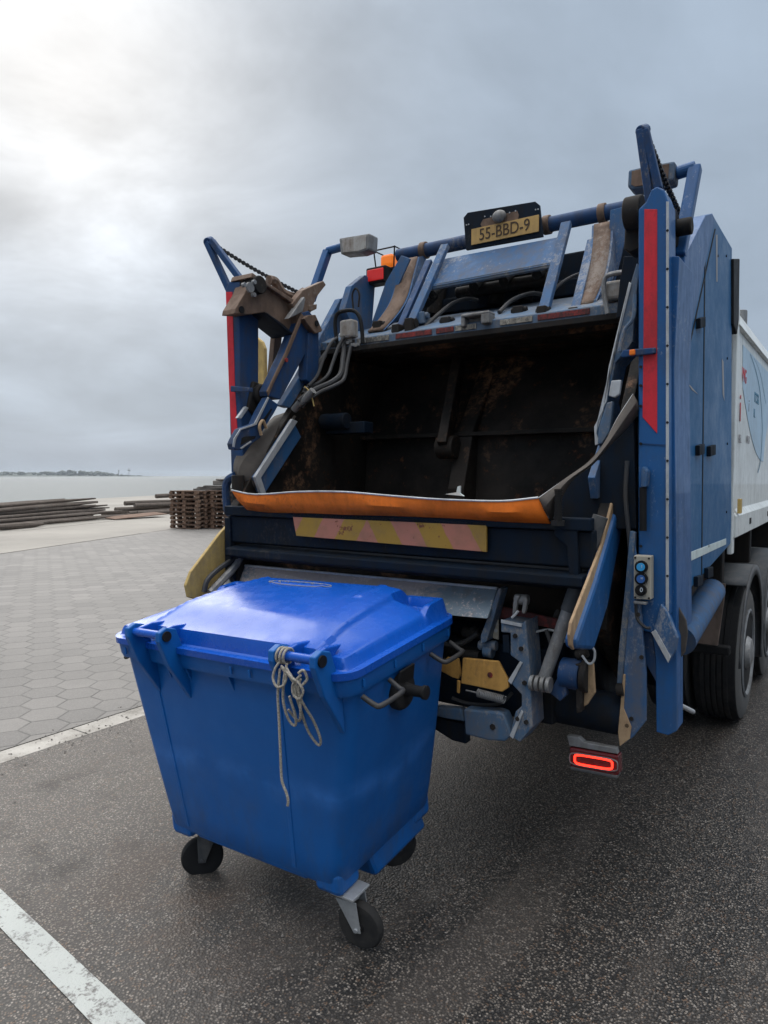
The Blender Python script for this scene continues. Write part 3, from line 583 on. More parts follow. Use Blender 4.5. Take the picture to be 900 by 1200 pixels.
tubepx([(404, 402), (402, 420), (399, 438), (388, 448), (372, 455), (360, 462), (350, 470)], 'y', [.6, .55, .5, .42, .36, .3, .26], .016, 'hose', 'hydraulic_hose')
tubepx([(412, 402), (407, 425), (403, 444), (392, 452), (376, 459), (364, 467), (352, 475)], 'y', [.6, .55, .5, .42, .36, .3, .26], .012, 'hose', 'hydraulic_hose')
tubepx([(396, 398), (378, 420), (366, 445), (356, 462)], 'x', -.95, .018, 'hose', 'hydraulic_hose')
for dx in (0, 6, 12): tubepx([(398+dx, 372+dx), (385+dx*.8, 388+dx), (370+dx*.6, 412+dx), (354+dx*.3, 445+dx), (340+dx*.2, 470+dx)], 'x', -1.0, .012, 'blue_mid' if dx != 6 else 'hose', 'slant_pipe')
poly('slant_beam', [(399, 350), (412, 345), (424, 362), (390, 400), (356, 462), (340, 478), (330, 475), (352, 440), (378, 390)], 'x', -.985, -.05, 'blue_worn')
poly('slant_beam', [(412, 335), (428, 322), (440, 330), (436, 385), (420, 398), (404, 362)], 'x', -.9, -.05, 'blue_worn')
tubepx([(414, 362), (413, 345), (417, 338), (421, 345), (420, 360)], 'y', .7, .006, 'dark', 'wire_loop')
# --- grey rubber side flaps
def flap(s):
    inn = smooth_path(P([(347, 488), (322, 525), (299, 559), (306, 580)], 'x', -.95), 6); mid = smooth_path(P([(338, 484), (305, 520), (284, 552), (294, 580)], 'x', -1.02), 6); out = smooth_path(P([(322, 488), (288, 520), (274, 548), (287, 578)], 'x', -1.1), 6)
    b = MB(); b.grid([[V((-s*p.x, p.y, p.z)) for p in (a_, a_*.5+m_*.5+V((0, -.02, 0)), m_+V((0, -.025, 0)), m_*.5+o_*.5+V((0, -.01, 0)), o_)] for a_, m_, o_ in zip(inn, mid, out)])
    o = b.build('side_flap', 'flap_rubber', T, thick=.008, smooth=True)
    if s < 0: MB().tube([V((-s*p.x, p.y, p.z)) for p in out], .004, 6).build('flap_edge', 'bare', o)
flap(-1)
# right hand side flap: hangs from the claw down to the orange flap
e1 = smooth_path([at(631, 584, 'y', -.26), at(662, 562, 'y', -.22), at(690, 542, 'y', -.17), at(708, 520, 'y', -.12), at(724, 490, 'y', -.06), at(742, 462, 'y', .0)], 5)
e2 = smooth_path([at(646, 610, 'y', -.22), at(668, 565, 'y', -.19), at(693, 545, 'y', -.15), at(712, 524, 'y', -.10), at(733, 503, 'y', -.03), at(749, 484, 'y', .02)], 5)
b = MB(); b.grid([[a_, a_*.6+c_*.4+V((.01, -.02, 0)), c_] for a_, c_ in zip(e1, e2)]); o = b.build('side_flap', 'flap_rubber', T, thick=.008, smooth=True)
MB().tube(e1, .003, 6).build('flap_edge', 'bare', o)
poly('corner_cheek', [(640, 588), (690, 545), (722, 500), (742, 470), (746, 620), (700, 620), (660, 612)], 'y', .02, .03, 'navy')
# --- guard posts with red tape
def post(face, tape, y_, depth, parent=T, side='blue'):
    o = poly('guard_post', face, 'y', y_, depth, side, parent, .006)
    for t_ in tape: poly('reflective_strip', t_, 'y', y_-.003, .0035, 'red', o, .001)
    return o
gp = post([(763, 222), (770, 218), (778, 222), (783, 236), (784, 500), (784, 720), (764, 742), (748, 738), (748, 245), (757, 236)], [[(755, 245), (770, 245), (770, 400), (770, 508), (753, 489), (754, 400)]], -.0, .13)
MB().prism(P([(780.5, 236), (783.5, 236), (783.5, 716), (780, 719)], 'y', -.006), (0, .006, 0)).build('bright_edge', 'bare', gp, .001)
for y in range(10): c = at(782, 270+y*45, 'y', -.008); MB().cyl(c, c+V((0, .004, 0)), .005, 8).build('bolt', 'dark', gp)
gl = post([(264, 340), (268, 330), (281, 330), (281, 450), (286, 560), (271, 560), (268, 450)], [[(264.5, 342), (272, 342), (275, 450), (278, 505), (272, 522), (268, 450)]], -.02, .15, side='blue_mid')
b = MB()
for p0, p1 in (((750, 152), (762, 240)), ((756, 152), (772, 222))): b.beam(at(*p0, 'y', .0), at(*p1, 'y', .03), .03, .035, (0, 1, 0))
b.cyl(at(750, 154, 'y', -.01), at(757, 152, 'y', .03), .022, 14); b.build('gantry_bracket', 'blue_mid', T, .005)
b = MB()
for p0, p1 in (((243, 284), (269, 340)), ((248, 282), (284, 330))): b.beam(at(*p0, 'y', .0), at(*p1, 'y', .03), .035, .035, (0, 1, 0))
b.cyl(at(243, 284, 'y', -.01), at(247, 282, 'y', .04), .026, 14); b.build('gantry_bracket', 'blue_mid', T, .005)
def chain(a, c, name='chain'):
    n = 46; b = MB(); d = (c-a)
    for i in range(n):
        p = a+d*(i/n); q = a+d*((i+1.25)/n); sag = V((0, 0, -.012))
        pa = p+sag*math.sin(math.pi*i/n); qa = q+sag*math.sin(math.pi*min(1, (i+1.25)/n))
        b.beam(pa, qa, .022 if i % 2 else .010, .010 if i % 2 else .022)
    return b.build(name, 'chain', T)
chain(at(247, 284, 'y', .0), at(350, 343, 'y', .42)); chain(at(757, 156, 'y', .0), at(803, 264, 'y', .6))
# --- left lifting arm (brown) and boom (blue)
X1 = -1.0
def z1(l): return [(255+x/6., 300+y/6.) for x, y in l]
def z2(l): return [(250+x/6., 440+y/6.) for x, y in l]
br = poly('lift_arm', z1([(232, 150), (245, 120), (300, 165), (530, 330), (600, 390), (565, 540), (540, 560), (460, 480), (330, 395), (218, 412), (118, 405), (125, 370), (190, 262)]), 'x', X1, -.10, 'brown')
poly('arm_flange', z1([(232, 150), (245, 116), (300, 155), (560, 320), (530, 335), (300, 175)]), 'x', X1+.03, -.16, 'brown', br)
poly('arm_flange', z1([(330, 395), (350, 398), (460, 478), (540, 550), (532, 562), (450, 495)]), 'x', X1+.04, -.17, 'navy', br)
poly('horn', z1([(525, 335), (600, 240), (745, 175), (763, 203), (695, 290), (655, 400), (610, 460), (560, 500), (555, 420)]), 'x', X1+.045, -.05, 'brown', br)
poly('horn_rib', z1([(500, 440), (610, 285), (620, 300), (600, 390), (545, 420)]), 'x', X1+.07, -.04, 'steel', br)
poly('lug', z1([(640, 345), (700, 338), (698, 372), (660, 390), (640, 380)]), 'x', X1+.05, -.1, 'brown', br)
c = at(298, 335, 'x', X1); b = MB(); b.cyl(c+V((.05, 0, 0)), c+V((-.12, 0, 0)), .05, 24); b.build('pivot_roller', 'dark', T, .005, True)
c = at(292, 337, 'x', X1+.06); b = MB()
for q in range(3): b.cyl(c+V((0, .05*math.cos(q*2.1+1), .04*math.sin(q*2.1+1))), c+V((.02, .05*math.cos(q*2.1+1), .04*math.sin(q*2.1+1))), .012, 12)
b.cyl(c, c+V((.012, 0, 0)), .028, 18); b.build('pivot_bolts', 'steel', br)
c = at(283, 363, 'x', X1+.002); MB().cyl(c, c+V((.004, 0, 0)), .02, 14).build('bolt_hole', 'black', br)
tubepx([(315, 328), (322, 330), (330, 342), (345, 348), (356, 342)], 'x', X1-.05, .028, 'brown', 'arm_link')
boom = poly('boom', z1([(590, 400), (640, 385), (690, 440), (690, 545), (620, 680), (540, 830), (470, 960), (440, 1010), (360, 985), (352, 950), (480, 680)]), 'x', X1+.05, -.07, 'blue_mid')
poly('boom_edge', z1([(590, 400), (608, 420), (500, 690), (395, 900), (362, 985), (350, 950), (478, 680)]), 'x', X1+.062, -.012, 'brown', boom)
poly('knuckle', z1([(608, 440), (640, 415), (690, 413), (737, 520), (730, 533), (690, 545), (650, 500)]), 'x', X1+.09, -.12, 'brown', boom)
c = at(371, 379, 'x', X1+.092); MB().cyl(c, c+V((.005, 0, 0)), .018, 14).build('bolt_hole', 'black', boom)
c = at(335, 422, 'x', X1+.063); MB().cyl(c, c+V((.008, 0, 0)), .012, 14).build('rivet', 'red_worn', boom)
poly('strut', z1([(640, 545), (712, 520), (712, 850), (665, 905), (625, 870)]), 'x', -.93, -.07, 'blue_mid')
poly('rear_strut', z1([(412, 478), (462, 498), (440, 700), (388, 900), (378, 880), (392, 700)]), 'x', -1.12, -.04, 'brown')
cl = poly('claw', z2([(385, 152), (460, 205), (425, 270), (345, 395), (330, 440), (265, 485), (195, 525), (150, 520), (140, 480), (155, 445), (195, 375), (290, 340), (330, 250)]), 'x', X1+.05, -.05, 'blue_mid')
for l in ([(385, 150), (395, 158), (305, 345), (290, 352), (195, 385), (160, 450), (150, 505), (138, 500), (145, 445), (190, 375), (288, 338)], [(265, 460), (270, 468), (200, 518), (190, 510)]): poly('worn_edge', z2(l), 'x', X1+.056, -.005, 'bare', cl, .001)
poly('claw_slot', z2([(405, 232), (412, 240), (350, 350), (330, 335)]), 'x', X1+.0505, .002, 'black', cl, 0); poly('claw_slot', z2([(200, 440), (215, 430), (298, 425), (290, 445), (240, 462), (190, 490)]), 'x', X1+.0505, .002, 'black', cl, 0)
tubepx([(306, 510), (304, 500), (308, 493), (312, 502)], 'x', X1+.07, .009, 'tan', 'latch_hook')
# dark clamp and hose behind the post
c = at(300, 463, 'x', -1.08); b = MB(); b.cyl(c+V((-.04, 0, 0)), c+V((.06, 0, 0)), .06, 20); b.prism(P([(290, 447), (304, 452), (312, 480), (304, 492), (290, 488), (283, 478)], 'x', -1.1), (.05, 0, 0)); b.build('tipper_clamp', 'dark', T, .01, True)
c = at(311, 463, 'x', -1.05); MB().cyl(c+V((-.03, 0, 0)), c+V((.05, 0, 0)), .03, 16).build('clamp_pin', 'dark', T, smooth=True)
poly('clamp_plate', [(278, 490), (288, 476), (292, 478), (283, 491)], 'x', -1.04, -.02, 'bare'); poly('clamp_band', [(270, 452), (292, 454), (292, 459), (270, 459)], 'y', -.06, .03, 'blue_mid')
tubepx([(282, 442), (287, 426), (293, 430), (297, 450)], 'x', -1.1, .007, 'hose', 'thin_hose')
poly('far_guard', [(295, 396), (301, 395), (307, 400), (310, 408), (311, 455), (303, 462), (299, 515), (294, 500)], 'y', .75, .03, 'cream', bevel=.01)
poly('post_inner_web', z1([(115, 350), (120, 400), (218, 415), (225, 640), (240, 880), (230, 1000), (150, 1060), (130, 900), (112, 450)]), 'x', -1.12, -.02, 'blue_mid')
for x, y in ((285, 406), (283, 417)): c = at(x, y, 'x', -1.118); MB().cyl(c, c+V((.003, 0, 0)), .013, 12).build('bolt_hole', 'black', T)
tubepx([(276, 557), (268, 562), (265, 572), (266, 590), (268, 600), (274, 602)], 'y', -.05, .024, 'blue_mid', 'grab_handle')
c = at(279, 578, 'y', -.1); b = MB(); b.cyl(c+V((0, 0, -.1)), c+V((0, 0, .1)), .035, 18); b.build('accumulator', 'dark', T, .004, True)
tubepx([(277, 592), (278, 600), (284, 604), (291, 602)], 'y', -.1, .016, 'hose', 'thin_hose')
# --- right slanted arm seen edge on
ra = poly('slant_arm', [(746, 308), (750, 312), (745, 350), (741, 400), (733, 412), (721, 425), (712, 470), (709, 490), (703, 500), (700, 520), (697, 522), (698, 505), (703, 488), (713, 436), (723, 400), (735, 345)], 'y', .02, .16, 'blue_grey')
poly('worn_edge', [(737, 330), (740, 332), (716, 430), (711, 470), (701, 492), (699, 508), (703, 520), (697, 522), (696, 500), (706, 480), (713, 430)], 'y', .012, .006, 'bare', ra)
poly('hook_plate', [(716, 446), (728, 445), (726, 462), (720, 466), (713, 464)], 'y', 0., .02, 'bare', ra); poly('claw', [(711, 472), (718, 470), (716, 492), (714, 506), (705, 520), (700, 520), (702, 500)], 'y', -.01, .03, 'blue_grey', ra)
tubepx([(744, 345), (742, 372), (733, 385), (728, 400), (726, 412)], 'y', .0, .008, 'blue_grey', 'thin_hose')
poly('tie_bar', [(727, 416), (730, 410), (768, 407), (768, 414), (728, 419)], 'y', -.02, .03, 'blue_mid'); MB().box(at(741, 413, 'y', -.025), (.022, .012, .022)).build('marker_lamp', 'orange' , T, .004)
b = MB(); c = at(742, 262, 'y', .08); b.cyl(c+V((-.03, 0, .04)), c+V((.04, 0, .04)), .066, 26); b.prism(P([(732, 262), (750, 262), (750, 290), (738, 296), (731, 292)], 'y', .1), (0, .1, 0)); b.build('pivot_roller', 'dark', T, .006, True)
b = MB(); c = at(790, 268, 'y', .25); b.cyl(c+V((-.04, 0, .0)), c+V((.01, 0, .0)), .075, 26); b.cyl(c+V((.01, 0, .0)), c+V((.07, 0, .0)), .035, 20); b.prism(P([(783, 262), (797, 262), (800, 292), (792, 330), (784, 345)], 'y', .3), (0, .05, 0)); b.build('pivot_roller', 'dark', T, .006, True)
poly('dark_web', [(731, 300), (750, 300), (750, 345), (740, 372), (722, 372), (726, 330)], 'y', .5, .03, 'navy'); tubepx([(786, 330), (790, 345), (787, 362), (785, 372)], 'y', .22, .008, 'steel', 'thin_hose')
# --- work lamps on arms
for nm, (a_, c_, d_), bx, ax in (('left', ((364, 352), (384, 294), (402, 289)), (415, 285), .85), ('right', ((796, 300), (815, 196), (793, 203)), (763, 206), .42)):
    p0 = at(*a_, 'y', ax-.12); p1 = at(*c_, 'y', ax); p2 = at(*d_, 'y', ax)
    lm = MB(); lm.beam(p0, p1, .05, .05, (0, 1, 0)); lm.cyl(p1+V((0, 0, .0)), p2, .028, 18); o = lm.build('lamp_arm', 'blue', T, .006)
    c = at(*bx, 'y', ax); q = P([(397, 279), (433, 273), (432, 292), (421, 296), (399, 298)] if nm == 'left' else [(736, 199), (758, 194), (791, 188), (789, 211), (766, 218), (741, 222), (735, 219)], 'y', ax-.05)
    h = MB().prism(q, (0, .1, 0)).build('lamp_housing', 'steel' if nm == 'left' else 'blue_grey', o, .01)
    MB().prism([c_*.8+ (sum(q, V())/len(q))*.2+V((0, -.004, 0)) for c_ in q], (0, .004, 0)).build('lamp_glass', 'lampglass' if nm == 'left' else 'brown', h, .002)
# --- lift comb
cb = P([(275, 662), (285, 662), (583, 690)], 'y', -.10)+P([(571, 725), (262, 698)], 'y', -.19)
cm = MB().prism(cb, (0, .02, .004)).build('lift_comb', 'scraped', T, .004)
MB().beam(cb[0]+V((0, 0, .002)), cb[2]+V((0, 0, .002)), .012, .012).build('comb_rim', 'bare', cm, .003)
poly('comb_end', [(584, 689), (588, 690), (577, 730), (570, 752), (563, 755), (563, 745), (573, 718)], 'y', -.15, .07, 'blue_grey', cm)
poly('comb_end', [(271, 664), (276, 662), (262, 700), (256, 702)], 'y', -.15, .07, 'bare', cm)
b = MB(); b.cyl(at(562, 756, 'y', -.1), at(582, 757, 'y', -.1), .022, 16); b.cyl(at(568, 762, 'y', -.1), at(578, 764, 'y', -.1), .03, 16); b.build('comb_hinge', 'blue_grey', T, .003, True)
tubepx([(560, 746), (556, 742), (553, 735)], 'y', -.08, .02, 'dark', 'comb_link')
b = MB(); b.cyl(at(470, 752, 'y', .0), at(566, 762, 'y', .0), .055, 20); b.build('comb_shaft', 'dark', T, smooth=True)
for x, y in ((553, 742), (553, 768)): c = at(x, y, 'y', -.08); MB().cyl(c-V((.04, 0, 0)), c+V((.04, 0, 0)), .025, 14).build('shaft_bolt', 'dark', T, smooth=True)
# --- right column of the comb lift
col = poly('lift_column', [(587, 727), (612, 731), (616, 727), (620, 772), (624, 852), (609, 870), (597, 862), (604, 834), (611, 828), (611, 814), (597, 799), (609, 776), (598, 768), (598, 742), (587, 741)], 'y', -.2, .13, 'blue_grey', bevel=.005)
for l in ([(609, 775), (612, 777), (599, 802), (595, 798)], [(611, 832), (613, 835), (601, 866), (597, 862)], [(587, 726), (611, 731), (611, 735), (587, 730)]): poly('bright_edge', l, 'y', -.206, .006, 'bare', col, .001)
poly('window', [(589, 744), (596, 744), (597, 765), (590, 764)], 'y', -.202, .003, 'navy', col, 0)
lg = poly('lug', [(600, 722), (601, 706), (604, 698), (609, 698), (606, 706), (605, 716)], 'y', -.2, .02, 'steel'); poly('lug', [(611, 718), (613, 702), (616, 699), (618, 703), (616, 716), (614, 720)], 'y', -.2, .02, 'steel')
b = MB(); b.cyl(at(604, 702, 'y', -.17), at(619, 703, 'y', -.17), .022, 18); b.build('roller', 'steel', T, .003, True)
tubepx([(600, 724), (604, 720), (607, 716)], 'y', -.21, .006, 'bare', 'split_pin')
poly('serial_plate', [(578, 725), (584, 726), (584, 750), (577, 748)], 'y', -.1, .01, 'panel')
for yy_ in (731, 739): c = at(581, yy_, 'y', -.103); MB().cyl(c, c+V((0, .004, 0)), .008, 12).build('bolt', 'bare', T)
yp = poly('yellow_plate', [(542, 771), (563, 773), (584, 775), (595, 796), (596, 806), (588, 811), (565, 806), (540, 801)], 'y', -.16, .015, 'yellow')
c = at(574, 791, 'y', -.163); MB().cyl(c, c+V((0, .01, 0)), .012, 12).build('rusty_bolt', 'red_worn', yp)
poly('yellow_plate', [(514, 780), (524, 770), (537, 772), (540, 790), (537, 796), (530, 794), (517, 787)], 'y', -.13, .015, 'yellow')
poly('small_lug', [(535, 797), (539, 798), (538, 813), (535, 812)], 'y', -.17, .01, 'yellow')
# spring
a = at(560, 812, 'y', -.17); c = at(591, 820, 'y', -.17); ax_ = (c-a); u = ax_.orthogonal().normalized(); v = ax_.cross(u).normalized(); pts = []
for i in range(16*10+1): th = i*2*math.pi/10; pts.append(a+ax_*(i/160.)+(u*math.cos(th)+v*math.sin(th))*.016)
MB().tube(pts, .0032, 5).build('coil_spring', 'steel', T, smooth=True); MB().tube([at(546, 809, 'y', -.17), a], .004, 6).build('spring_hook', 'steel', T)
poly('lower_bar', [(543, 831), (560, 833), (582, 834), (590, 837), (600, 862), (591, 869), (572, 868), (545, 861)], 'y', -.18, .07, 'blue_grey', bevel=.008)
c = at(577, 852, 'y', -.183); MB().cyl(c, c+V((0, .01, 0)), .014, 6).build('bolt', 'dark', T)
poly('lower_bar', [(505, 828), (540, 831), (544, 846), (520, 842), (505, 838)], 'y', -.12, .05, 'blue_grey', bevel=.008); poly('lower_bar', [(505, 840), (544, 848), (546, 872), (530, 868), (505, 852)], 'y', -.1, .05, 'navy')
MB().box((.2, .0, .93), (1.2, .1, .32)).build('lift_frame', 'navy', T, .01)
b = MB(); b.cyl((-.95, .05, .84), (1.08, .05, .84), .085, 24); b.build('torsion_tube', 'navy', T, smooth=True)
MB().prism([(-.9, .15, 1.3), (-.9, .0, 1.05), (-.9, -.05, .9), (-.9, .2, .75)], (1.7, 0, 0)).build('lift_back_plate', 'navy', T, .01)
tubepx([(618, 745), (630, 740), (644, 738), (656, 742)], 'y', -.1, .005, 'bare', 'cable'); tubepx([(652, 752), (662, 751), (668, 755)], 'y', -.05, .008, 'bare', 'cable')
# hydraulic cylinder of the lift
a = at(636, 800, 'y', -.17); c = at(690, 645, 'y', -.12); m_ = a.lerp(c, .55)
cyl = MB().cyl(a, c, .026, 20).build('cylinder', 'steel', T, smooth=True); MB().cyl(m_, c+(c-a)*.25, .030, 20).build('cylinder_barrel', 'mud', cyl, smooth=True)
b = MB()
for i in range(4): q = at(624+i*6.4, 800+i*.9, 'y', -.19); b.cyl(q-V((.008, 0, 0)), q+V((.008, 0, 0)), .032, 18)
b.build('cylinder_eye', 'steel', T, .002, True)
poly('pivot_plate', [(644, 812), (655, 790), (662, 785), (664, 815), (656, 822)], 'y', -.16, .03, 'blue_mid')
c = at(673, 790, 'y', -.12); b = MB(); b.cyl(c-V((.05, 0, 0)), c+V((.03, 0, 0)), .062, 26); b.build('pivot_drum', 'blue_mid', T, .004, True)
b = MB(); b.cyl(c+V((.035, 0, 0)), c+V((.06, 0, 0)), .066, 26); b.prism(P([(674, 778), (684, 778), (681, 835), (675, 836)], 'y', -.16), (0, .05, 0)); b.build('pivot_disc', 'dark', T, .004, True)
# lift arms with their tan cheek plates
tp = P([(718, 589), (720, 597), (713, 640), (702, 668), (678, 745), (673, 762), (669, 757), (668, 744), (670, 730), (688, 684), (706, 638)], 'x', 1.015)
MB().prism([p+V((0, 0, 0)) for p in tp], (-.012, 0, 0)).build('arm_cheek_plate', 'tan', T, .004)
bl = P([(723, 600), (735, 600), (723, 655), (713, 712), (697, 762), (677, 761), (676, 750), (700, 680)], 'x', 1.03)
MB().prism(bl, (-.05, 0, 0)).build('lift_boom', 'blue', T, .016)
poly('arm_end_plate', [(685, 776), (695, 778), (697, 812), (688, 826), (681, 830), (682, 800)], 'y', -.13, .02, 'tan'); tubepx([(682, 768), (690, 778), (696, 774), (697, 764), (694, 758)], 'y', -.14, .005, 'bare', 'cable')
b = MB(); b.cyl(at(676, 768, 'y', -.12), at(688, 764, 'y', -.12), .02, 12); b.build('grease_coupling', 'dark', T, smooth=True)
poly('lift_cheek', [(283, 598), (291, 600), (291, 622), (286, 642), (268, 668), (245, 695), (232, 703), (221, 700), (218, 686), (224, 670), (258, 625)], 'x', -1.03, -.02, 'cream', bevel=.004)
tubepx([(290, 625), (278, 650), (256, 667), (243, 680), (239, 694)], 'x', -.98, .014, 'hose', 'hydraulic_hose'); tubepx([(291, 634), (276, 662), (260, 680), (246, 695)], 'x', -.97, .022, 'steel', 'cylinder_tube')
for x in (.93, 1.06): MB().prism([(x, .62 if x < 1 else .1, 1.75), (x, .62 if x < 1 else .1, 1.3), (x, .62 if x < 1 else .2, .9), (x, 1.2, .9), (x, 1.2, 2.8), (x, .75, 2.8)], (.03, 0, 0)).build('inner_cheek', 'navy', T, .005)
# --- right lower bumper post group
poly('bumper_bar', [(738, 622), (744, 624), (742, 680), (734, 760), (728, 812), (722, 812), (725, 760), (733, 680)], 'y', -.02, .03, 'blue_grey')
poly('bumper_plate', [(744, 640), (748, 680), (752, 730), (757, 790), (757, 845), (742, 864), (726, 875), (725, 858), (730, 812), (731, 780), (738, 700)], 'y', -.03, .02, 'blue_worn')
poly('worn_edge', [(730, 790), (733, 790), (731, 830), (740, 852), (738, 866), (726, 875), (724, 858)], 'y', -.036, .006, 'tan')
b = MB(); b.cyl(at(723, 808, 'y', -.03), at(731, 808, 'y', -.03), .025, 14); b.build('bar_pivot', 'dark', T, .003, True)
poly('lower_post', [(764, 740), (784, 720), (793, 750), (793, 857), (783, 862), (769, 858), (768, 770)], 'y', .02, .12, 'blue')
poly('post_shoe', [(748, 738), (764, 742), (768, 770), (769, 800), (752, 770)], 'y', .02, .1, 'blue_mid')
dp_ = poly('deflector', [(765, 742), (774, 708), (780, 714), (794, 748), (792, 762), (784, 776)], 'y', -.03, .03, 'blue_worn'); poly('bright_edge', [(763, 741), (768, 738), (786, 770), (783, 777)], 'y', -.036, .008, 'bare', dp_, .001)
poly('fender_flap', [(779, 681), (786, 694), (804, 727), (806, 742), (803, 764), (798, 771), (790, 752), (778, 716)], 'y', .1, .012, 'flap_rubber')
MB().box((1.12, .25, 1.5), (.1, .2, 1.1)).build('post_back', 'navy', T, .01)
poly('mid_post', [(784, 300), (796, 300), (790, 430), (793, 700), (793, 745), (785, 735)], 'y', .06, .3, 'blue')
# handle on the post
b = MB(); b.prism(P([(751, 549), (754, 546), (759, 552), (757, 571), (751, 571)], 'y', -.05), (0, .05, 0)); h = b.build('post_handle', 'blue_worn', T, .006)
MB().cyl(at(753.5, 571, 'y', -.03), at(753.5, 622, 'y', -.03), .014, 16).build('grip', 'black', h, smooth=True)
# control panel
pn = poly('control_panel', [(742.5, 651), (762.5, 652), (762.5, 703), (742.5, 702)], 'y', -.055, .05, 'panel', bevel=.003)
for (x, y), m, rr, nm in (((752, 664), 'btn', .019, 'bright_button'), ((752, 678), 'btn2', .019, 'blue_button'), ((751.5, 691.5), 'black', .017, 'stop_button')):
    c = at(x, y, 'y', -.056); o = MB().cyl(c, c-V((0, .012, 0)), rr*1.28, 24).build('button_ring', 'black', pn, smooth=True)
    MB().cyl(c-V((0, .010, 0)), c-V((0, .017, 0)), rr*.82, 24).build(nm, m, pn, smooth=True)
text('0', .024, at(751.5, 691.5, 'y', -.0745), (R(90), 0, 0), 'ink', pn, 'button_mark'); text('=', .018, at(752, 678, 'y', -.0745), (R(90), 0, 0), 'ink', pn, 'button_mark'); text('I', .018, at(752, 664, 'y', -.0745), (R(90), 0, 0), 'ink', pn, 'button_mark')
for x, y in ((744.5, 653.5), (760.5, 654.5), (744.5, 700), (760.5, 701)): c = at(x, y, 'y', -.056); MB().cyl(c, c-V((0, .003, 0)), .004, 8).build('screw', 'dark', pn)
MB().box(at(751, 706, 'y', -.04), (.05, .03, .012)).build('cable_gland', 'steel', pn, .003)
# --- tail light
tq = P([(667, 876), (724, 886), (725, 908), (721, 911), (668, 900)], 'y', -.06)
tl_ = MB().prism(tq, (0, .06, 0)).build('tail_light', 'redglass', T, .006)
def oblong(px0, px1, y0, y1, ny=20):
    pass
cx, cy = 695.5, 893.0; pts = []
for i in range(41):
    a = i/40*2*math.pi; ex = abs(math.cos(a))**.42*math.copysign(1, math.cos(a)); ey = abs(math.sin(a))**.42*math.copysign(1, math.sin(a)); pts.append(at(cx+22*ex, cy+22*ex*.17+5.6*ey, 'y', -.064))
MB().tube(pts, .0046, 6).build('led_ring', 'led', tl_, smooth=True)
MB().tube([cc+(p-cc)*1.28 for cc in (sum(pts[:-1], V())/40,) for p in pts], .0028, 6).build('lens_rim', 'steel', tl_, smooth=True)
b = MB(); b.prism(P([(664, 862), (678, 864), (684, 870), (722, 877), (724, 884), (667, 874)], 'y', -.05), (0, .03, 0)); b.build('light_bracket', 'steel', T, .003)
poly('light_bracket', [(668, 898), (724, 909), (723, 913), (668, 902)], 'y', -.062, .05, 'mud')
# --- side cabinet
XC = 1.205
cbn = MB().prism(P([(825, 255), (835, 250), (858, 290), (857, 637), (797, 704), (797, 520), (794, 440)], 'x', XC), (-.13, 0, 0)).build('side_cabinet', 'cabinet', T, .008)
poly('cabinet_frame', [(803, 300), (827, 252), (835, 250), (838, 256), (800, 432), (798, 560), (797, 704), (790, 700), (790, 430)], 'x', XC+.01, -.13, 'blue', cbn)
for l in ([(826, 300), (827, 300), (823, 677), (822, 678)], [(800, 440), (838, 268), (839, 268), (801.2, 440)]): poly('panel_gap', l, 'x', XC+.002, -.002, 'black', cbn, 0)
poly('stripe', [(802, 650), (851, 631), (851, 638), (802, 661)], 'x', XC+.003, -.003, 'stripe', cbn, .001)
for x, y in ((823, 527), (836, 528), (821, 681), (833, 671), (824, 378)): poly('hinge', [(x-3, y-5), (x+3, y-7), (x+3, y+5), (x-3, y+7)], 'x', XC+.02, -.02, 'navy', cbn, .003)
poly('door_handle', [(797.5, 610), (800, 598), (804, 603), (803.5, 640), (801, 672), (797.5, 672)], 'x', XC+.006, -.004, 'black', cbn, .001)
lb = poly('warning_label', [(794.5, 548), (798, 544), (798, 590), (794.5, 594)], 'x', XC+.018, -.003, 'stripe', cbn, 0)
for k in range(6): poly('label_mark', [(795.2, 552+k*7), (797.4, 550+k*7), (797.4, 553+k*7), (795.2, 555+k*7)], 'x', XC+.0195, -.0014, 'text_red', lb, 0)
poly('side_reflector', [(787, 661), (794, 659), (794, 668), (787, 671)], 'x', XC+.03, -.02, 'orange', cbn, .003)
poly('exhaust_pipe', [(860, 303), (867, 303), (866, 375), (864, 392), (860, 380)], 'x', 1.22, -.03, 'black', bevel=.006)
MB().cyl((1.12, .85, 1.0), (1.12, 1.75, 1.13), .075, 24).build('under_tank', 'blue_worn', T, smooth=True)
b = MB(); b.box((.85, 1.1, 1.15), (.3, 1.2, .2)); b.build('under_frame', 'navy', T, .01)
# --- cargo body
YB = 1.88
b = MB(); b.prism([(1.16, YB, 1.55), (1.2, YB, 1.6), (1.2, YB, 2.74), (1.12, YB, 2.88), (.9, YB, 2.95), (.0, YB, 3.0), (-.9, YB, 2.95), (-1.12, YB, 2.88), (-1.2, YB, 2.74), (-1.2, YB, 1.55)], (0, 6.0, 0)); body = b.build('cargo_body', 'white', T, .02)
b = MB(); b.prism([(1.203, YB-.03, 2.72), (1.225, YB-.03, 2.73), (1.14, YB-.03, 2.91), (1.11, YB-.03, 2.90)], (0, 6.0, 0)); b.build('roof_rail', 'white', body, .004)
b = MB(); b.prism([(1.17, YB-.02, 1.66), (1.23, YB-.02, 1.58), (1.23, YB-.02, 1.45), (1.14, YB-.02, 1.43), (1.14, YB-.02, 1.6)], (0, 6.0, 0)); b.build('side_rail', 'white', body, .006)
for y in (2.5, 3.6, 4.6): MB().box((1.23, y, 1.52), (.008, .07, .04)).build('rail_hole', 'black', body)
MB().box((1.2, YB-.02, 2.1), (.03, .08, 1.5)).build('corner_post', 'white', body, .006)
MB().box((1.235, YB+.06, 1.64), (.02, .06, .09)).build('yellow_marker', 'cream', body, .003)
pg = []
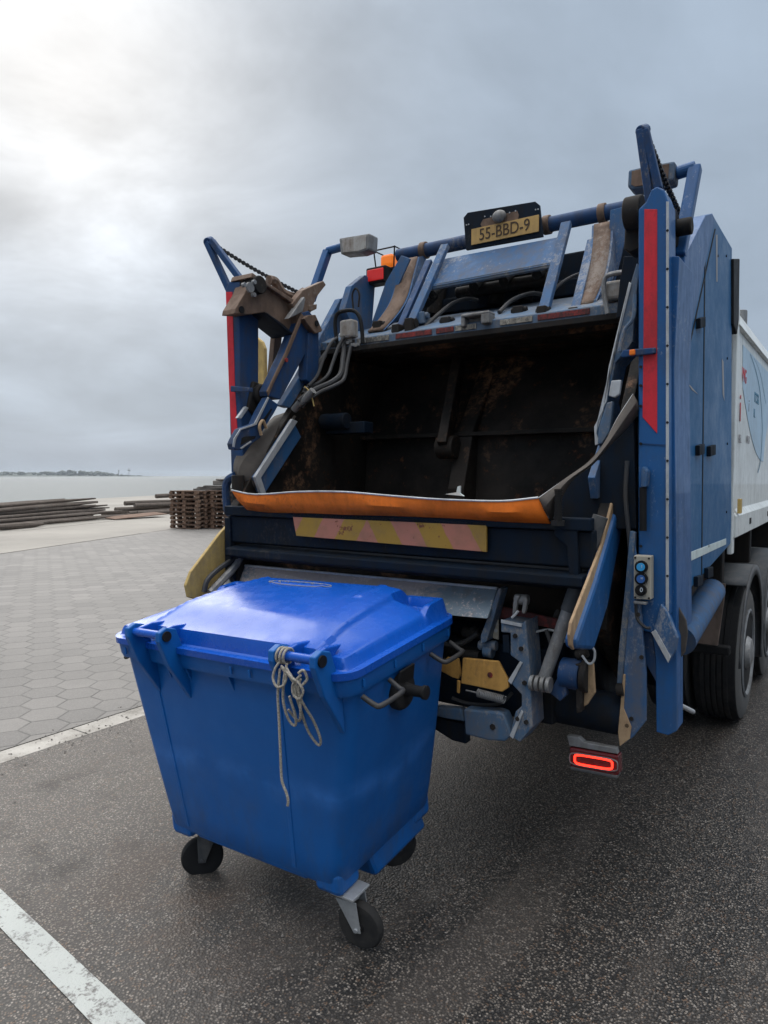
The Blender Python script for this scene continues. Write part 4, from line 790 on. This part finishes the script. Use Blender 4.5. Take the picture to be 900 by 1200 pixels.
for i in range(20):
    t_ = i/19.; pg.append((1.2002, 2.15+t_*2.3, 2.66))
for i in range(14): t_ = i/13.; pg.append((1.2002, 4.45-1.0*math.sin(t_*1.5), 2.66-t_*.72))
for i in range(10): t_ = i/9.; pg.append((1.2002, 3.4-t_*1.2, 1.94+.45*t_*t_))
MB().prism(pg[::-1], (.003, 0, 0)).build('pale_panel', 'pale_blue', body)  # rounded pale blue area on the white body side
RX = (R(90), 0, R(90)); XL = 1.2045
text('VVG', .13, V((XL, 2.24, 2.47)), RX, 'text_red', body, 'lettering', .8); text('rcsa', .16, V((XL, 2.9, 2.40)), RX, 'text_blue', body, 'lettering'); text('i', .26, V((XL, 2.1, 2.25)), RX, 'text_red', body, 'lettering', 1.2)
text('BEL', .075, V((XL, 2.12, 2.06)), RX, 'text_grey', body, 'lettering'); text('0113', .075, V((XL, 2.5, 2.07)), RX, 'text_grey', body, 'lettering'); text('i', .12, V((XL, 2.5, 2.3)), RX, 'text_grey', body, 'lettering'); text('I L', .09, V((XL, 2.8, 2.27)), RX, 'text_blue', body, 'lettering')
def ribbon(pts, w_, nm):
    pts = smooth_path(pts, 8); b = MB(); b.grid([[V((XL, p.y-w_/2, p.z)), V((XL, p.y+w_/2, p.z))] for p in pts]); return b.build(nm, 'text_blue', body)
ribbon([(0, 2.5, 2.65), (0, 2.8, 2.58), (0, 3.1, 2.45), (0, 3.3, 2.2), (0, 3.25, 1.95), (0, 3.1, 1.85)], .035, 'blue_swoosh')
ribbon([(0, 2.7, 2.65), (0, 3.1, 2.58), (0, 3.5, 2.4)], .025, 'blue_swoosh')
b = MB(); b.cyl((1.08, 2.9, 2.9), (1.08, 2.9, 3.03), .05, 12); b.build('roof_lamp', 'steel', body, .004)
MB().box((0, 9.2, 1.8), (2.3, 2.2, 2.6)).build('cab', 'white', T, .1)
for x in (.35, -.35-.08): MB().box((x+.04, 5.0, .95), (.09, 9.0, .25)).build('chassis_rail', 'dark', T, .01)
for y in (2.3, 3.7, 5.2): MB().box((0, y, 1.25), (2.2, .1, .3)).build('cross_member', 'dark', T, .01)
# --- wheels
def wheel(x, y, s):
    w_ = MB(); r = .51; pr = [(-.15, r*.62), (-.155, r*.72), (-.15, r*.88), (-.13, r*.965), (-.09, r*.995)]
    for i in range(5): c = -.075+i*.0375; pr += [(c-.013, r), (c+.013, r), (c+.015, r*.975), (c+.022, r*.975)]
    pr += [(.13, r*.965), (.15, r*.88), (.155, r*.72), (.15, r*.62)]
    root = w_.lathe((x, y, r), (s, 0, 0), pr, 56).build('wheel', 'rubber', T, smooth=True)
    MB().lathe((x, y, r), (s, 0, 0), [(.10, .31), (.152, r*.63), (.159, r*.74), (.153, r*.88), (.137, r*.955), (.1, r*.9)], 56).build('sidewall', 'sidewall', root, smooth=True)
    MB().lathe((x, y, r), (s, 0, 0), [(.11, .30), (.160, .326), (.168, .312), (.163, .30), (.12, .28), (.112, .2), (.10, .02)], 48).build('rim', 'rim', root, smooth=True)
    b = MB(); b.lathe((x, y, r), (s, 0, 0), [(.08, .14), (.14, .13), (.18, .10), (.19, .06)], 28)
    for i in range(10): a = i*math.pi/5; b.cyl(V((x, y+.165*math.cos(a), r+.165*math.sin(a))), V((x+s*.145, y+.165*math.cos(a), r+.165*math.sin(a))), .016, 6)
    b.build('hub', 'steel', root, smooth=True); return root
def mudguard(x0, x1, y, a0=.06, a1=math.pi+.25):
    b = MB(); rows = []; a2 = 1.0 if y < 3 else a0
    for i in range(25): a = a2+(a1-a2)*i/24.; rows.append([(xx, y-.66*math.cos(a), .5+.66*math.sin(a)) for xx in (x0, x1)])
    o = b.grid(rows).build('mudguard', 'mud', T, thick=.014, smooth=True); b = MB(); rows = []
    for i in range(25): a = a0+(a1-a0)*i/24.; rows.append([(x1+.004, y-q*math.cos(a), .5+q*math.sin(a)) for q in (.666, .595)])
    b.grid(rows).build('guard_lip', 'mud', o, thick=.012, smooth=True)
for y in (2.95, 4.33, 7.6):
    for s in (-1, 1): wheel(s*1.03, y, s)
for y in (2.95, 4.33): mudguard(.86, 1.21, y); mudguard(-1.21, -.86, y)
for x in (-.7, .7):
    for y in (2.95, 4.33): wheel(x, y, 1 if x > 0 else -1)
MB().prism(P([(803, 752), (812, 730), (833, 684), (850, 684), (849, 700), (841, 757)], 'y', 2.2), (0, .02, 0)).build('mud_flap', 'mudflap', T, .004)
MB().box((.99, 2.26, .66), (.34, .08, .06)).build('flap_holder', 'black', T, .01)
MB().cyl(at(792, 824, 'y', .6), at(812, 834, 'y', .75), .012, 10).build('drain_rod', 'bare', T)

# ================================================================ waste container
BR = empty('waste_container', (-.203, -.481, .017), (.112, -.027, -.010), label='blue four-wheeled refuse container with rope on its lid hinge, behind the truck', cat='waste container')
def rrect(hx, hy, r, z, n=7):
    o = []
    for cx_, cy_, a0 in ((hx-r, hy-r, 0), (-hx+r, hy-r, 90), (-hx+r, -hy+r, 180), (hx-r, -hy+r, 270)):
        for i in range(n): a = R(a0+90*i/(n-1)); o.append(V((cx_+r*math.cos(a), cy_+r*math.sin(a), z)))
    return o
def loft(secs, cap0=True, cap1=True):
    b = MB(); rg = [[b.b.verts.new(p) for p in s] for s in secs]; n = len(rg[0])
    for A_, B_ in zip(rg, rg[1:]):
        for i in range(n): b.poly([A_[i], A_[(i+1) % n], B_[(i+1) % n], B_[i]])
    if cap0: b.poly(rg[0][::-1])
    if cap1: b.poly(rg[-1])
    return b
secs = [rrect(.47, .325, .05, .275), rrect(.49, .337, .055, .30)]
for i in range(1, 9):
    t_ = i/8.; secs.append(rrect(.49+.155*t_**.9, .337+.016*t_, .055+.01*t_, .30+.77*t_))
secs += [rrect(.648, .362, .07, 1.085), rrect(.652, .37, .07, 1.083), rrect(.658, .378, .075, 1.075), rrect(.664, .383, .08, 1.09), rrect(.667, .386, .08, 1.135), rrect(.672, .392, .085, 1.138), rrect(.672, .392, .085, 1.152), rrect(.66, .378, .08, 1.155)]
tub = loft(secs).build('tub', 'tub', BR, .0, True)
# vertical ribs and rim gussets of the tub
for x, t2 in ((-.44, -.36), (.30, .27)):
    b = MB(); b.prism([(x-.012, -.350, 1.05), (x+.012, -.350, 1.05), (t2+.01, -.334, .31), (t2-.01, -.334, .31)], (0, -.007, 0))
    b.build('tub_rib', 'tub', BR, .003)
for x in (-.33, -.20, .0+.05, .58):
    MB().prism([(x, -.35, 1.08), (x, -.378, 1.08), (x, -.35, 1.0)], (.012, 0, 0)).build('gusset', 'tub', BR, .002)
for sy in (-1, 1):
    for sx in (-1, 1): MB().prism([(sx*.487, sy*.20, .34), (sx*.487, sy*.333, .34), (sx*.36, sy*.333, .34), (sx*.36, sy*.20, .34)], (0, 0, -.097)).build('caster_mount', 'tub', BR, .02)
b = MB(); b.prism([(-.484, -.165, .36), (.484, -.165, .36), (.476, -.09, .178), (-.476, -.09, .178)], (0, .40, 0)); b.build('tub_base', 'tub', BR, .02)
b = MB(); b.prism([(-.33, -.3325, .36), (-.32, -.328, .262), (.32, -.328, .262), (.33, -.3325, .36)], (0, .665, 0)); b.build('tub_base', 'tub', BR, .015)
# lid
def ss(t_): t_ = max(0., min(1., t_)); return t_*t_*(3-2*t_)
LA, LB_ = .676, .398
def lid_h(x, y):
    t_ = (y+LB_)/(2*LB_); ex = LA-abs(x); en = y+LB_; ef = LB_-y
    edge = min(ss((ex-.03)/.03), ss((en-.035)/.018), ss((ef-.03)/.04))
    dome = .070*math.sin(math.pi*min(1., .10+.56*t_))
    h = edge*.040+dome*ss((ex-.03)/.26)**.7*ss((en-.03)/.22)**.8*ss((ef-.02)/.10)
    # side panels sit lower than the raised middle field
    mid = ss((.46-.14*t_-abs(x))/.012) if x < 0 else ss((.52-.05*t_-abs(x))/.02)
    h += .020*mid*edge*ss((ef-.04)/.05)
    rib = math.exp(-((abs(x)-(.455-.14*t_ if x < 0 else .497-.04*t_))/.017)**2) if x < 0 else 0
    h += .006*rib*edge
    # handle blocks at the far corners
    bx = ss((.648-abs(x))/.02)*ss((abs(x)-.40)/.05)*ss((y-.13)/.12)*ss((.375-y)/.02)
    h = max(h, .075*bx)
    pk = ss((.60-abs(x))/.02)*ss((abs(x)-.46)/.02)*ss((y-.20)/.02)*ss((.33-y)/.02); h -= .04*pk
    gr = ss((.40-abs(x-.0))/.02)*ss((abs(x)-.34)/.02)*ss((y-.08)/.015)*ss((.30-y)/.015) if x > 0 else 0; h += .007*gr
    lg_ = ss((.16-abs(x+.05))/.01)*ss((.022-abs(y-.20))/.008); h += .006*lg_
    return h
b = MB(); nx, ny = 170, 104; grid = []
rc = .09
for j in range(ny+1):
    row = []
    for i in range(nx+1):
        x = -LA+2*LA*i/nx; y = -LB_+2*LB_*j/ny; X_, Y_ = x, y
        ux, uy = (abs(x)-(LA-rc))/rc, (abs(y)-(LB_-rc))/rc
        if ux > 0 and uy > 0:
            X_ = math.copysign(LA-rc+rc*ux*math.sqrt(1-uy*uy/2), x); Y_ = math.copysign(LB_-rc+rc*uy*math.sqrt(1-ux*ux/2), y)
        row.append(V((X_, Y_, 1.168+lid_h(x, y))))
    grid.append(row)
b.grid(grid)
rim_pts = [grid[0][i] for i in range(nx+1)]+[grid[j][nx] for j in range(1, ny+1)]+[grid[ny][i] for i in range(nx-1, -1, -1)]+[grid[j][0] for j in range(ny-1, 0, -1)]
me_v = {tuple(round(c, 5) for c in v.co): v for v in b.b.verts}
loopv = [me_v[tuple(round(c, 5) for c in p)] for p in rim_pts]; lo = [b.b.verts.new(v.co-V((0, 0, .026))) for v in loopv]; n = len(lo)
for i in range(n): b.poly([loopv[i], loopv[(i+1) % n], lo[(i+1) % n], lo[i]])
b.poly(lo[::-1])
lid = b.build('lid', 'lid', BR, 0, True)
MB().tube([(-.19, .222, 1.30), (.09, .222, 1.30)], .002, 5).build('embossed_rim', 'text_grey', lid)
# hinges
for x0, x1 in ((-.42, -.22), (.40, .59)):
    for k, x in enumerate((x0, x1)):
        MB().prism([(x-.014, -.385, 1.245), (x-.014, -.43, 1.262), (x-.014, -.468, 1.25), (x-.014, -.474, 1.215), (x-.014, -.44, 1.10), (x-.014, -.35, .93), (x-.014, -.345, 1.10)], (.028, 0, 0)).build('hinge_bracket', 'tub', BR, .005)
        s = -1 if k == 0 else 1
        MB().cyl((x+s*.012, -.438, 1.228), (x+s*.021, -.438, 1.228), .021, 18).build('hinge_cap', 'black', BR, smooth=True)
    MB().cyl((x0+.015, -.438, 1.228), (x1-.015, -.438, 1.228), .017, 18).build('hinge_bar', 'lid', lid, smooth=True)
    for x in (x0+.03, x1-.03): MB().prism([(x-.012, -.44, 1.245), (x-.012, -.37, 1.25), (x-.012, -.28, 1.235), (x-.012, -.36, 1.19), (x-.012, -.45, 1.212)], (.024, 0, 0)).build('lid_hinge_arm', 'lid', lid, .006)
# side handles and lifting pins
for s in (-1, 1):
    for y0, y1 in ((-.30, -.13), (.17, .33)):
        MB().tube(smooth_path([(s*.655, y0, 1.06), (s*.70, y0+.005, 1.035), (s*.722, y0+.02, 1.03), (s*.722, y1-.02, 1.03), (s*.70, y1-.005, 1.035), (s*.655, y1, 1.06)], 4), .010, 10).build('side_handle', 'hose', BR, smooth=True)
    hx = MB(); hx.lathe((s*.64, -.03, .98), (s, 0, 0), [(-.03, .075), (.0, .078), (.015, .07), (.02, .04)], 28); hx.prism([(s*.64, -.095, .99), (s*.64, .035, .99), (s*.665, .02, 1.075), (s*.665, -.08, 1.075)], (s*.012, 0, 0)); ho = hx.build('pin_housing', 'black', BR, .004, True)
    MB().lathe((s*.65, -.03, .985), (s, 0, 0), [(0, .03), (.04, .022), (.085, .021), (.087, .027), (.10, .027), (.103, .018)], 22).build('lifting_pin', 'black', ho, smooth=True)
# casters
def caster(x, y, ang):
    g = MB(); g.box((x, y, .238), (.11, .11, .01)); g.lathe((x, y, .205), (0, 0, 1), [(0, .035), (.03, .04)], 20)
    ca, sa = math.cos(ang), math.sin(ang); d = V((ca, sa, 0)); sd_ = V((-sa, ca, 0)); hub = V((x, y, .1))+d*.035
    for s in (-1, 1):
        o_ = V((x, y, 0))+sd_*(s*.034); g.prism([o_+V((0, 0, .215))-d*.045, o_+V((0, 0, .215))+d*.045, V((hub.x, hub.y, .09))+sd_*(s*.034)+d*.018, V((hub.x, hub.y, .085))+sd_*(s*.034)-d*.012], sd_*(s*.005))
    g.cyl(hub-sd_*.045, hub+sd_*.045, .009, 12)
    r = g.build('caster_fork', 'galv' if (x > .45) else 'mud', BR, .002)  # every fork is galvanised; shade is put into the darker ones' colour
    MB().lathe(hub, sd_, [(-.020, .053), (-.022, .072), (-.019, .088), (-.009, .095), (.009, .095), (.019, .088), (.022, .072), (.020, .053)], 40).build('tyre', 'rubber', r, smooth=True)
    MB().lathe(hub, sd_, [(-.016, .056), (-.012, .03), (-.024, .02), (.024, .02), (.012, .03), (.016, .056)], 30).build('wheel_hub', 'black', r, smooth=True)
for x, y, a in ((-.385, -.22, -2.3), (.475, -.26, .12), (-.40, .2, 1.9), (.33, .2, .9)): caster(x, y, a)
# rope tied round the right hinge bar (own object, container frame converted to world)
MW = Matrix.Translation(BR.location)@BR.rotation_euler.to_matrix().to_4x4()
def hp(x, y, z): return MW@V((x+.135, y, z))
b = MB(); r0 = .0048
def rope(pts, n=6): b.tube(smooth_path([hp(*p) for p in pts], n), r0, 8)
for x in (.285, .302, .318): rope([(x+.019*0+.024*math.sin(a)*.1, -.438+.027*math.cos(a), 1.228+.027*math.sin(a)) for a in [i*.6 for i in range(11)]], 3)
rope([(.300, -.462, 1.215), (.285, -.475, 1.19), (.275, -.48, 1.155), (.295, -.485, 1.13), (.325, -.482, 1.14), (.33, -.47, 1.17), (.31, -.468, 1.2), (.345, -.47, 1.17), (.37, -.47, 1.13), (.36, -.475, 1.10)])
rope([(.302, -.468, 1.19), (.290, -.480, 1.1), (.288, -.487, 1.0), (.284, -.492, .9), (.280, -.497, .8), (.287, -.499, .77), (.300, -.501, .745), (.306, -.503, .72), (.302, -.504, .70)], 8)
rope([(.335, -.472, 1.2), (.372, -.474, 1.15), (.385, -.474, 1.10), (.375, -.468, 1.03), (.345, -.45, 1.0), (.32, -.445, 1.01), (.312, -.46, 1.04)])
rope([(.365, -.474, 1.17), (.372, -.478, 1.12), (.368, -.455, 1.04), (.366, -.43, .96), (.378, -.41, .91), (.392, -.405, .9), (.402, -.41, .93), (.398, -.43, 1.0), (.388, -.47, 1.09), (.39, -.476, 1.14), (.40, -.476, 1.17)])
rope([(.34, -.478, 1.19), (.37, -.483, 1.17), (.395, -.483, 1.16), (.41, -.48, 1.13), (.39, -.482, 1.10), (.365, -.482, 1.115), (.37, -.482, 1.15), (.405, -.478, 1.185)])
rope([(.33, -.46, 1.21), (.322, -.474, 1.16), (.312, -.48, 1.08), (.318, -.47, 1.01), (.335, -.46, .985), (.348, -.465, 1.02), (.34, -.476, 1.1)])
rope([(.395, -.478, 1.19), (.412, -.47, 1.2), (.42, -.465, 1.17), (.408, -.478, 1.15)])
rp = b.build('rope', 'rope', None, 0, True); tag(rp, 'frayed beige rope knotted round the hinge of the blue container lid', 'rope')
o_ = hp(.31, -.45, 1.2); rp.data.transform(Matrix.Translation(-o_)); rp.location = o_

# ---------------------------------------------------------------- small details of the truck
tubepx([(395, 396), (388, 402), (380, 418), (372, 440), (362, 452)], 'y', [.55, .5, .45, .4, .35], .010, 'hose', 'hydraulic_hose')
tubepx([(405, 392), (398, 404), (390, 425), (384, 440), (371, 450), (356, 456)], 'y', [.58, .55, .5, .45, .4, .34], .011, 'hose', 'hydraulic_hose')
for (x, y) in ((357, 470), (364, 462), (349, 476)): c = at(x, y, 'y', .28); MB().cyl(c-V((.03, 0, .02)), c+V((.02, 0, .02)), .022, 12).build('hose_fitting', 'steel', T, smooth=True)
tubepx([(357, 453), (362, 458), (366, 468), (368, 476)], 'y', .3, .004, 'cream', 'thin_hose')
for i, (x0, y0, x1, y1) in enumerate(((440, 388, 448, 378), (490, 378, 500, 368), (605, 372, 618, 362), (690, 366, 700, 352), (520, 384, 532, 372))):
    a = at(x0, y0, 'y', .68); b = MB(); b.box(a+V((0, .05, .03)), (.06, .08, .07)); b.cyl(a+V((-.045, .04, .045)), a+V((.045, .04, .045)), .018, 12); b.build('pivot_lug', ('dark', 'blue_grey')[i % 2], T, .006)
tubepx([(497, 384), (512, 370), (530, 356), (548, 350), (560, 352)], 'y', [.7, .78, .9, 1.0, 1.05], .012, 'hose', 'hydraulic_hose')
tubepx([(585, 366), (600, 352), (622, 344), (640, 346)], 'y', [.72, .85, .98, 1.0], .012, 'hose', 'hydraulic_hose')
tubepx([(640, 352), (655, 334), (676, 322), (698, 318)], 'y', [.74, .85, .98, 1.0], .010, 'hose', 'hydraulic_hose')
for x, y in ((506, 345), (555, 336), (590, 330), (629, 322), (500, 355)): c = at(x, y, 'y', 1.02); MB().cyl(c, c+V((0, .09, .06)), .03, 14).build('valve', 'dark', T, smooth=True)
# stuck waste on the sill
b = MB(); a = at(536, 578, 'y', -.22); b.prism([a+V(p) for p in ((-.06, 0, -.005), (-.005, 0, .004), (.0, 0, .028), (.012, 0, .032), (.012, 0, .0), (.03, 0, -.012))], (0, .01, 0)); b.build('caught_scrap', 'stripe', T)
# bolts and seams of the posts, hoses down the right hand side
for y in (430, 452, 476, 520, 590, 640): c = at(751, y, 'y', -.004); MB().cyl(c, c+V((0, -.004, 0)), .006, 8).build('post_bolt', 'dark', gp)
poly('weld_seam', [(749, 519), (780, 521), (780, 522.5), (749, 520.5)], 'y', -.003, .003, 'blue_mid', gp, 0)
tubepx([(735, 540), (733, 580), (736, 615), (739, 650)], 'y', .0, .009, 'hose', 'hydraulic_hose'); tubepx([(745, 708), (747, 725), (756, 735), (762, 736)], 'y', -.03, .006, 'hose', 'panel_cable')
tubepx([(690, 640), (684, 655), (676, 668), (664, 690), (655, 712), (648, 730)], 'y', -.02, .010, 'hose', 'hydraulic_hose'); tubepx([(640, 738), (646, 756), (650, 775), (646, 790)], 'y', -.12, .009, 'hose', 'hydraulic_hose')
tubepx([(560, 742), (545, 752), (528, 756), (510, 750)], 'y', -.1, .012, 'hose', 'hydraulic_hose'); tubepx([(600, 812), (590, 822), (575, 826), (548, 824), (530, 818)], 'y', -.1, .008, 'hose', 'hydraulic_hose')
for x, y in ((604, 745), (611, 760), (615, 800), (607, 842), (617, 846)): c = at(x, y, 'y', -.2); MB().cyl(c, c-V((0, .008, 0)), .010, 6).build('column_bolt', 'dark', col)
for x, y in ((748, 720), (752, 770), (740, 842), (735, 850)): c = at(x, y, 'y', -.03); MB().cyl(c, c-V((0, .006, 0)), .009, 6).build('plate_bolt', 'dark', T)
for x, y in ((841, 300), (851, 300), (852, 420), (852, 520), (851, 600), (806, 470), (806, 560), (808, 640), (830, 640)): c = at(x, y, 'x', XC+.0); MB().cyl(c, c+V((.004, 0, 0)), .007, 8).build('rivet', 'navy', cbn)
poly('scratch', [(839, 275), (841, 275), (841, 330), (839.5, 330)], 'x', XC+.0012, -.001, 'text_grey', cbn, 0); poly('scratch', [(804, 446), (812, 455), (818, 462), (811, 457)], 'x', XC+.0012, -.001, 'text_grey', cbn, 0); poly('scratch', [(846, 420), (848, 424), (849, 470), (847, 462)], 'x', XC+.0012, -.001, 'text_grey', cbn, 0)
# grit along the kerb and on the road
b = MB(); rnd = random.Random(3)
for i in range(650):
    if i < 430: x = -2.66+rnd.gauss(.02, .13); y = rnd.uniform(-1.2, 4)
    else: x = rnd.uniform(-2.4, 1.8); y = rnd.uniform(-2.2, 3)
    r_ = rnd.uniform(.002, .0065)*(1.0 if i < 430 else .8)
    bmesh.ops.create_icosphere(b.b, subdivisions=1, radius=r_, matrix=Matrix.Translation((x, y, r_*.4+.004))@Matrix.Rotation(rnd.uniform(0, 6), 4, 'Z')@Matrix.Diagonal((1.3, .9, .7, 1)))
tag(b.build('grit', 'cardb'), 'loose grit and small stones scattered along the kerb strip', 'grit', kind='stuff')

# pale worn moulded marks on the lid, a bolt row on the tub rim
rnd = random.Random(11)
def lidp(x, y, dz=.002): return V((x, y, 1.168+lid_h(x, y)+dz))
b = MB(); pts = [lidp(-.05+.19*math.cos(i*math.pi/15), .205+.034*math.sin(i*math.pi/15)) for i in range(31)]; b.tube(pts, .0022, 5)
for i in range(26):
    x = -.20+.30*rnd.random(); y = .205+rnd.uniform(-.014, .014); b.tube([lidp(x, y), lidp(x+rnd.uniform(-.004, .012), y+rnd.uniform(-.010, .010))], .0016, 5)
b.build('moulded_marks', 'text_grey', lid)
for x in (-.56, .1, .2, .56):
    MB().box((x, -.394, 1.112), (.012, .006, .03)).build('rim_slot', 'tub', BR, .002)
for y in (-.3, -.1, .1, .3): MB().box((.668, y, 1.112), (.008, .014, .03)).build('rim_slot', 'tub', BR, .002)
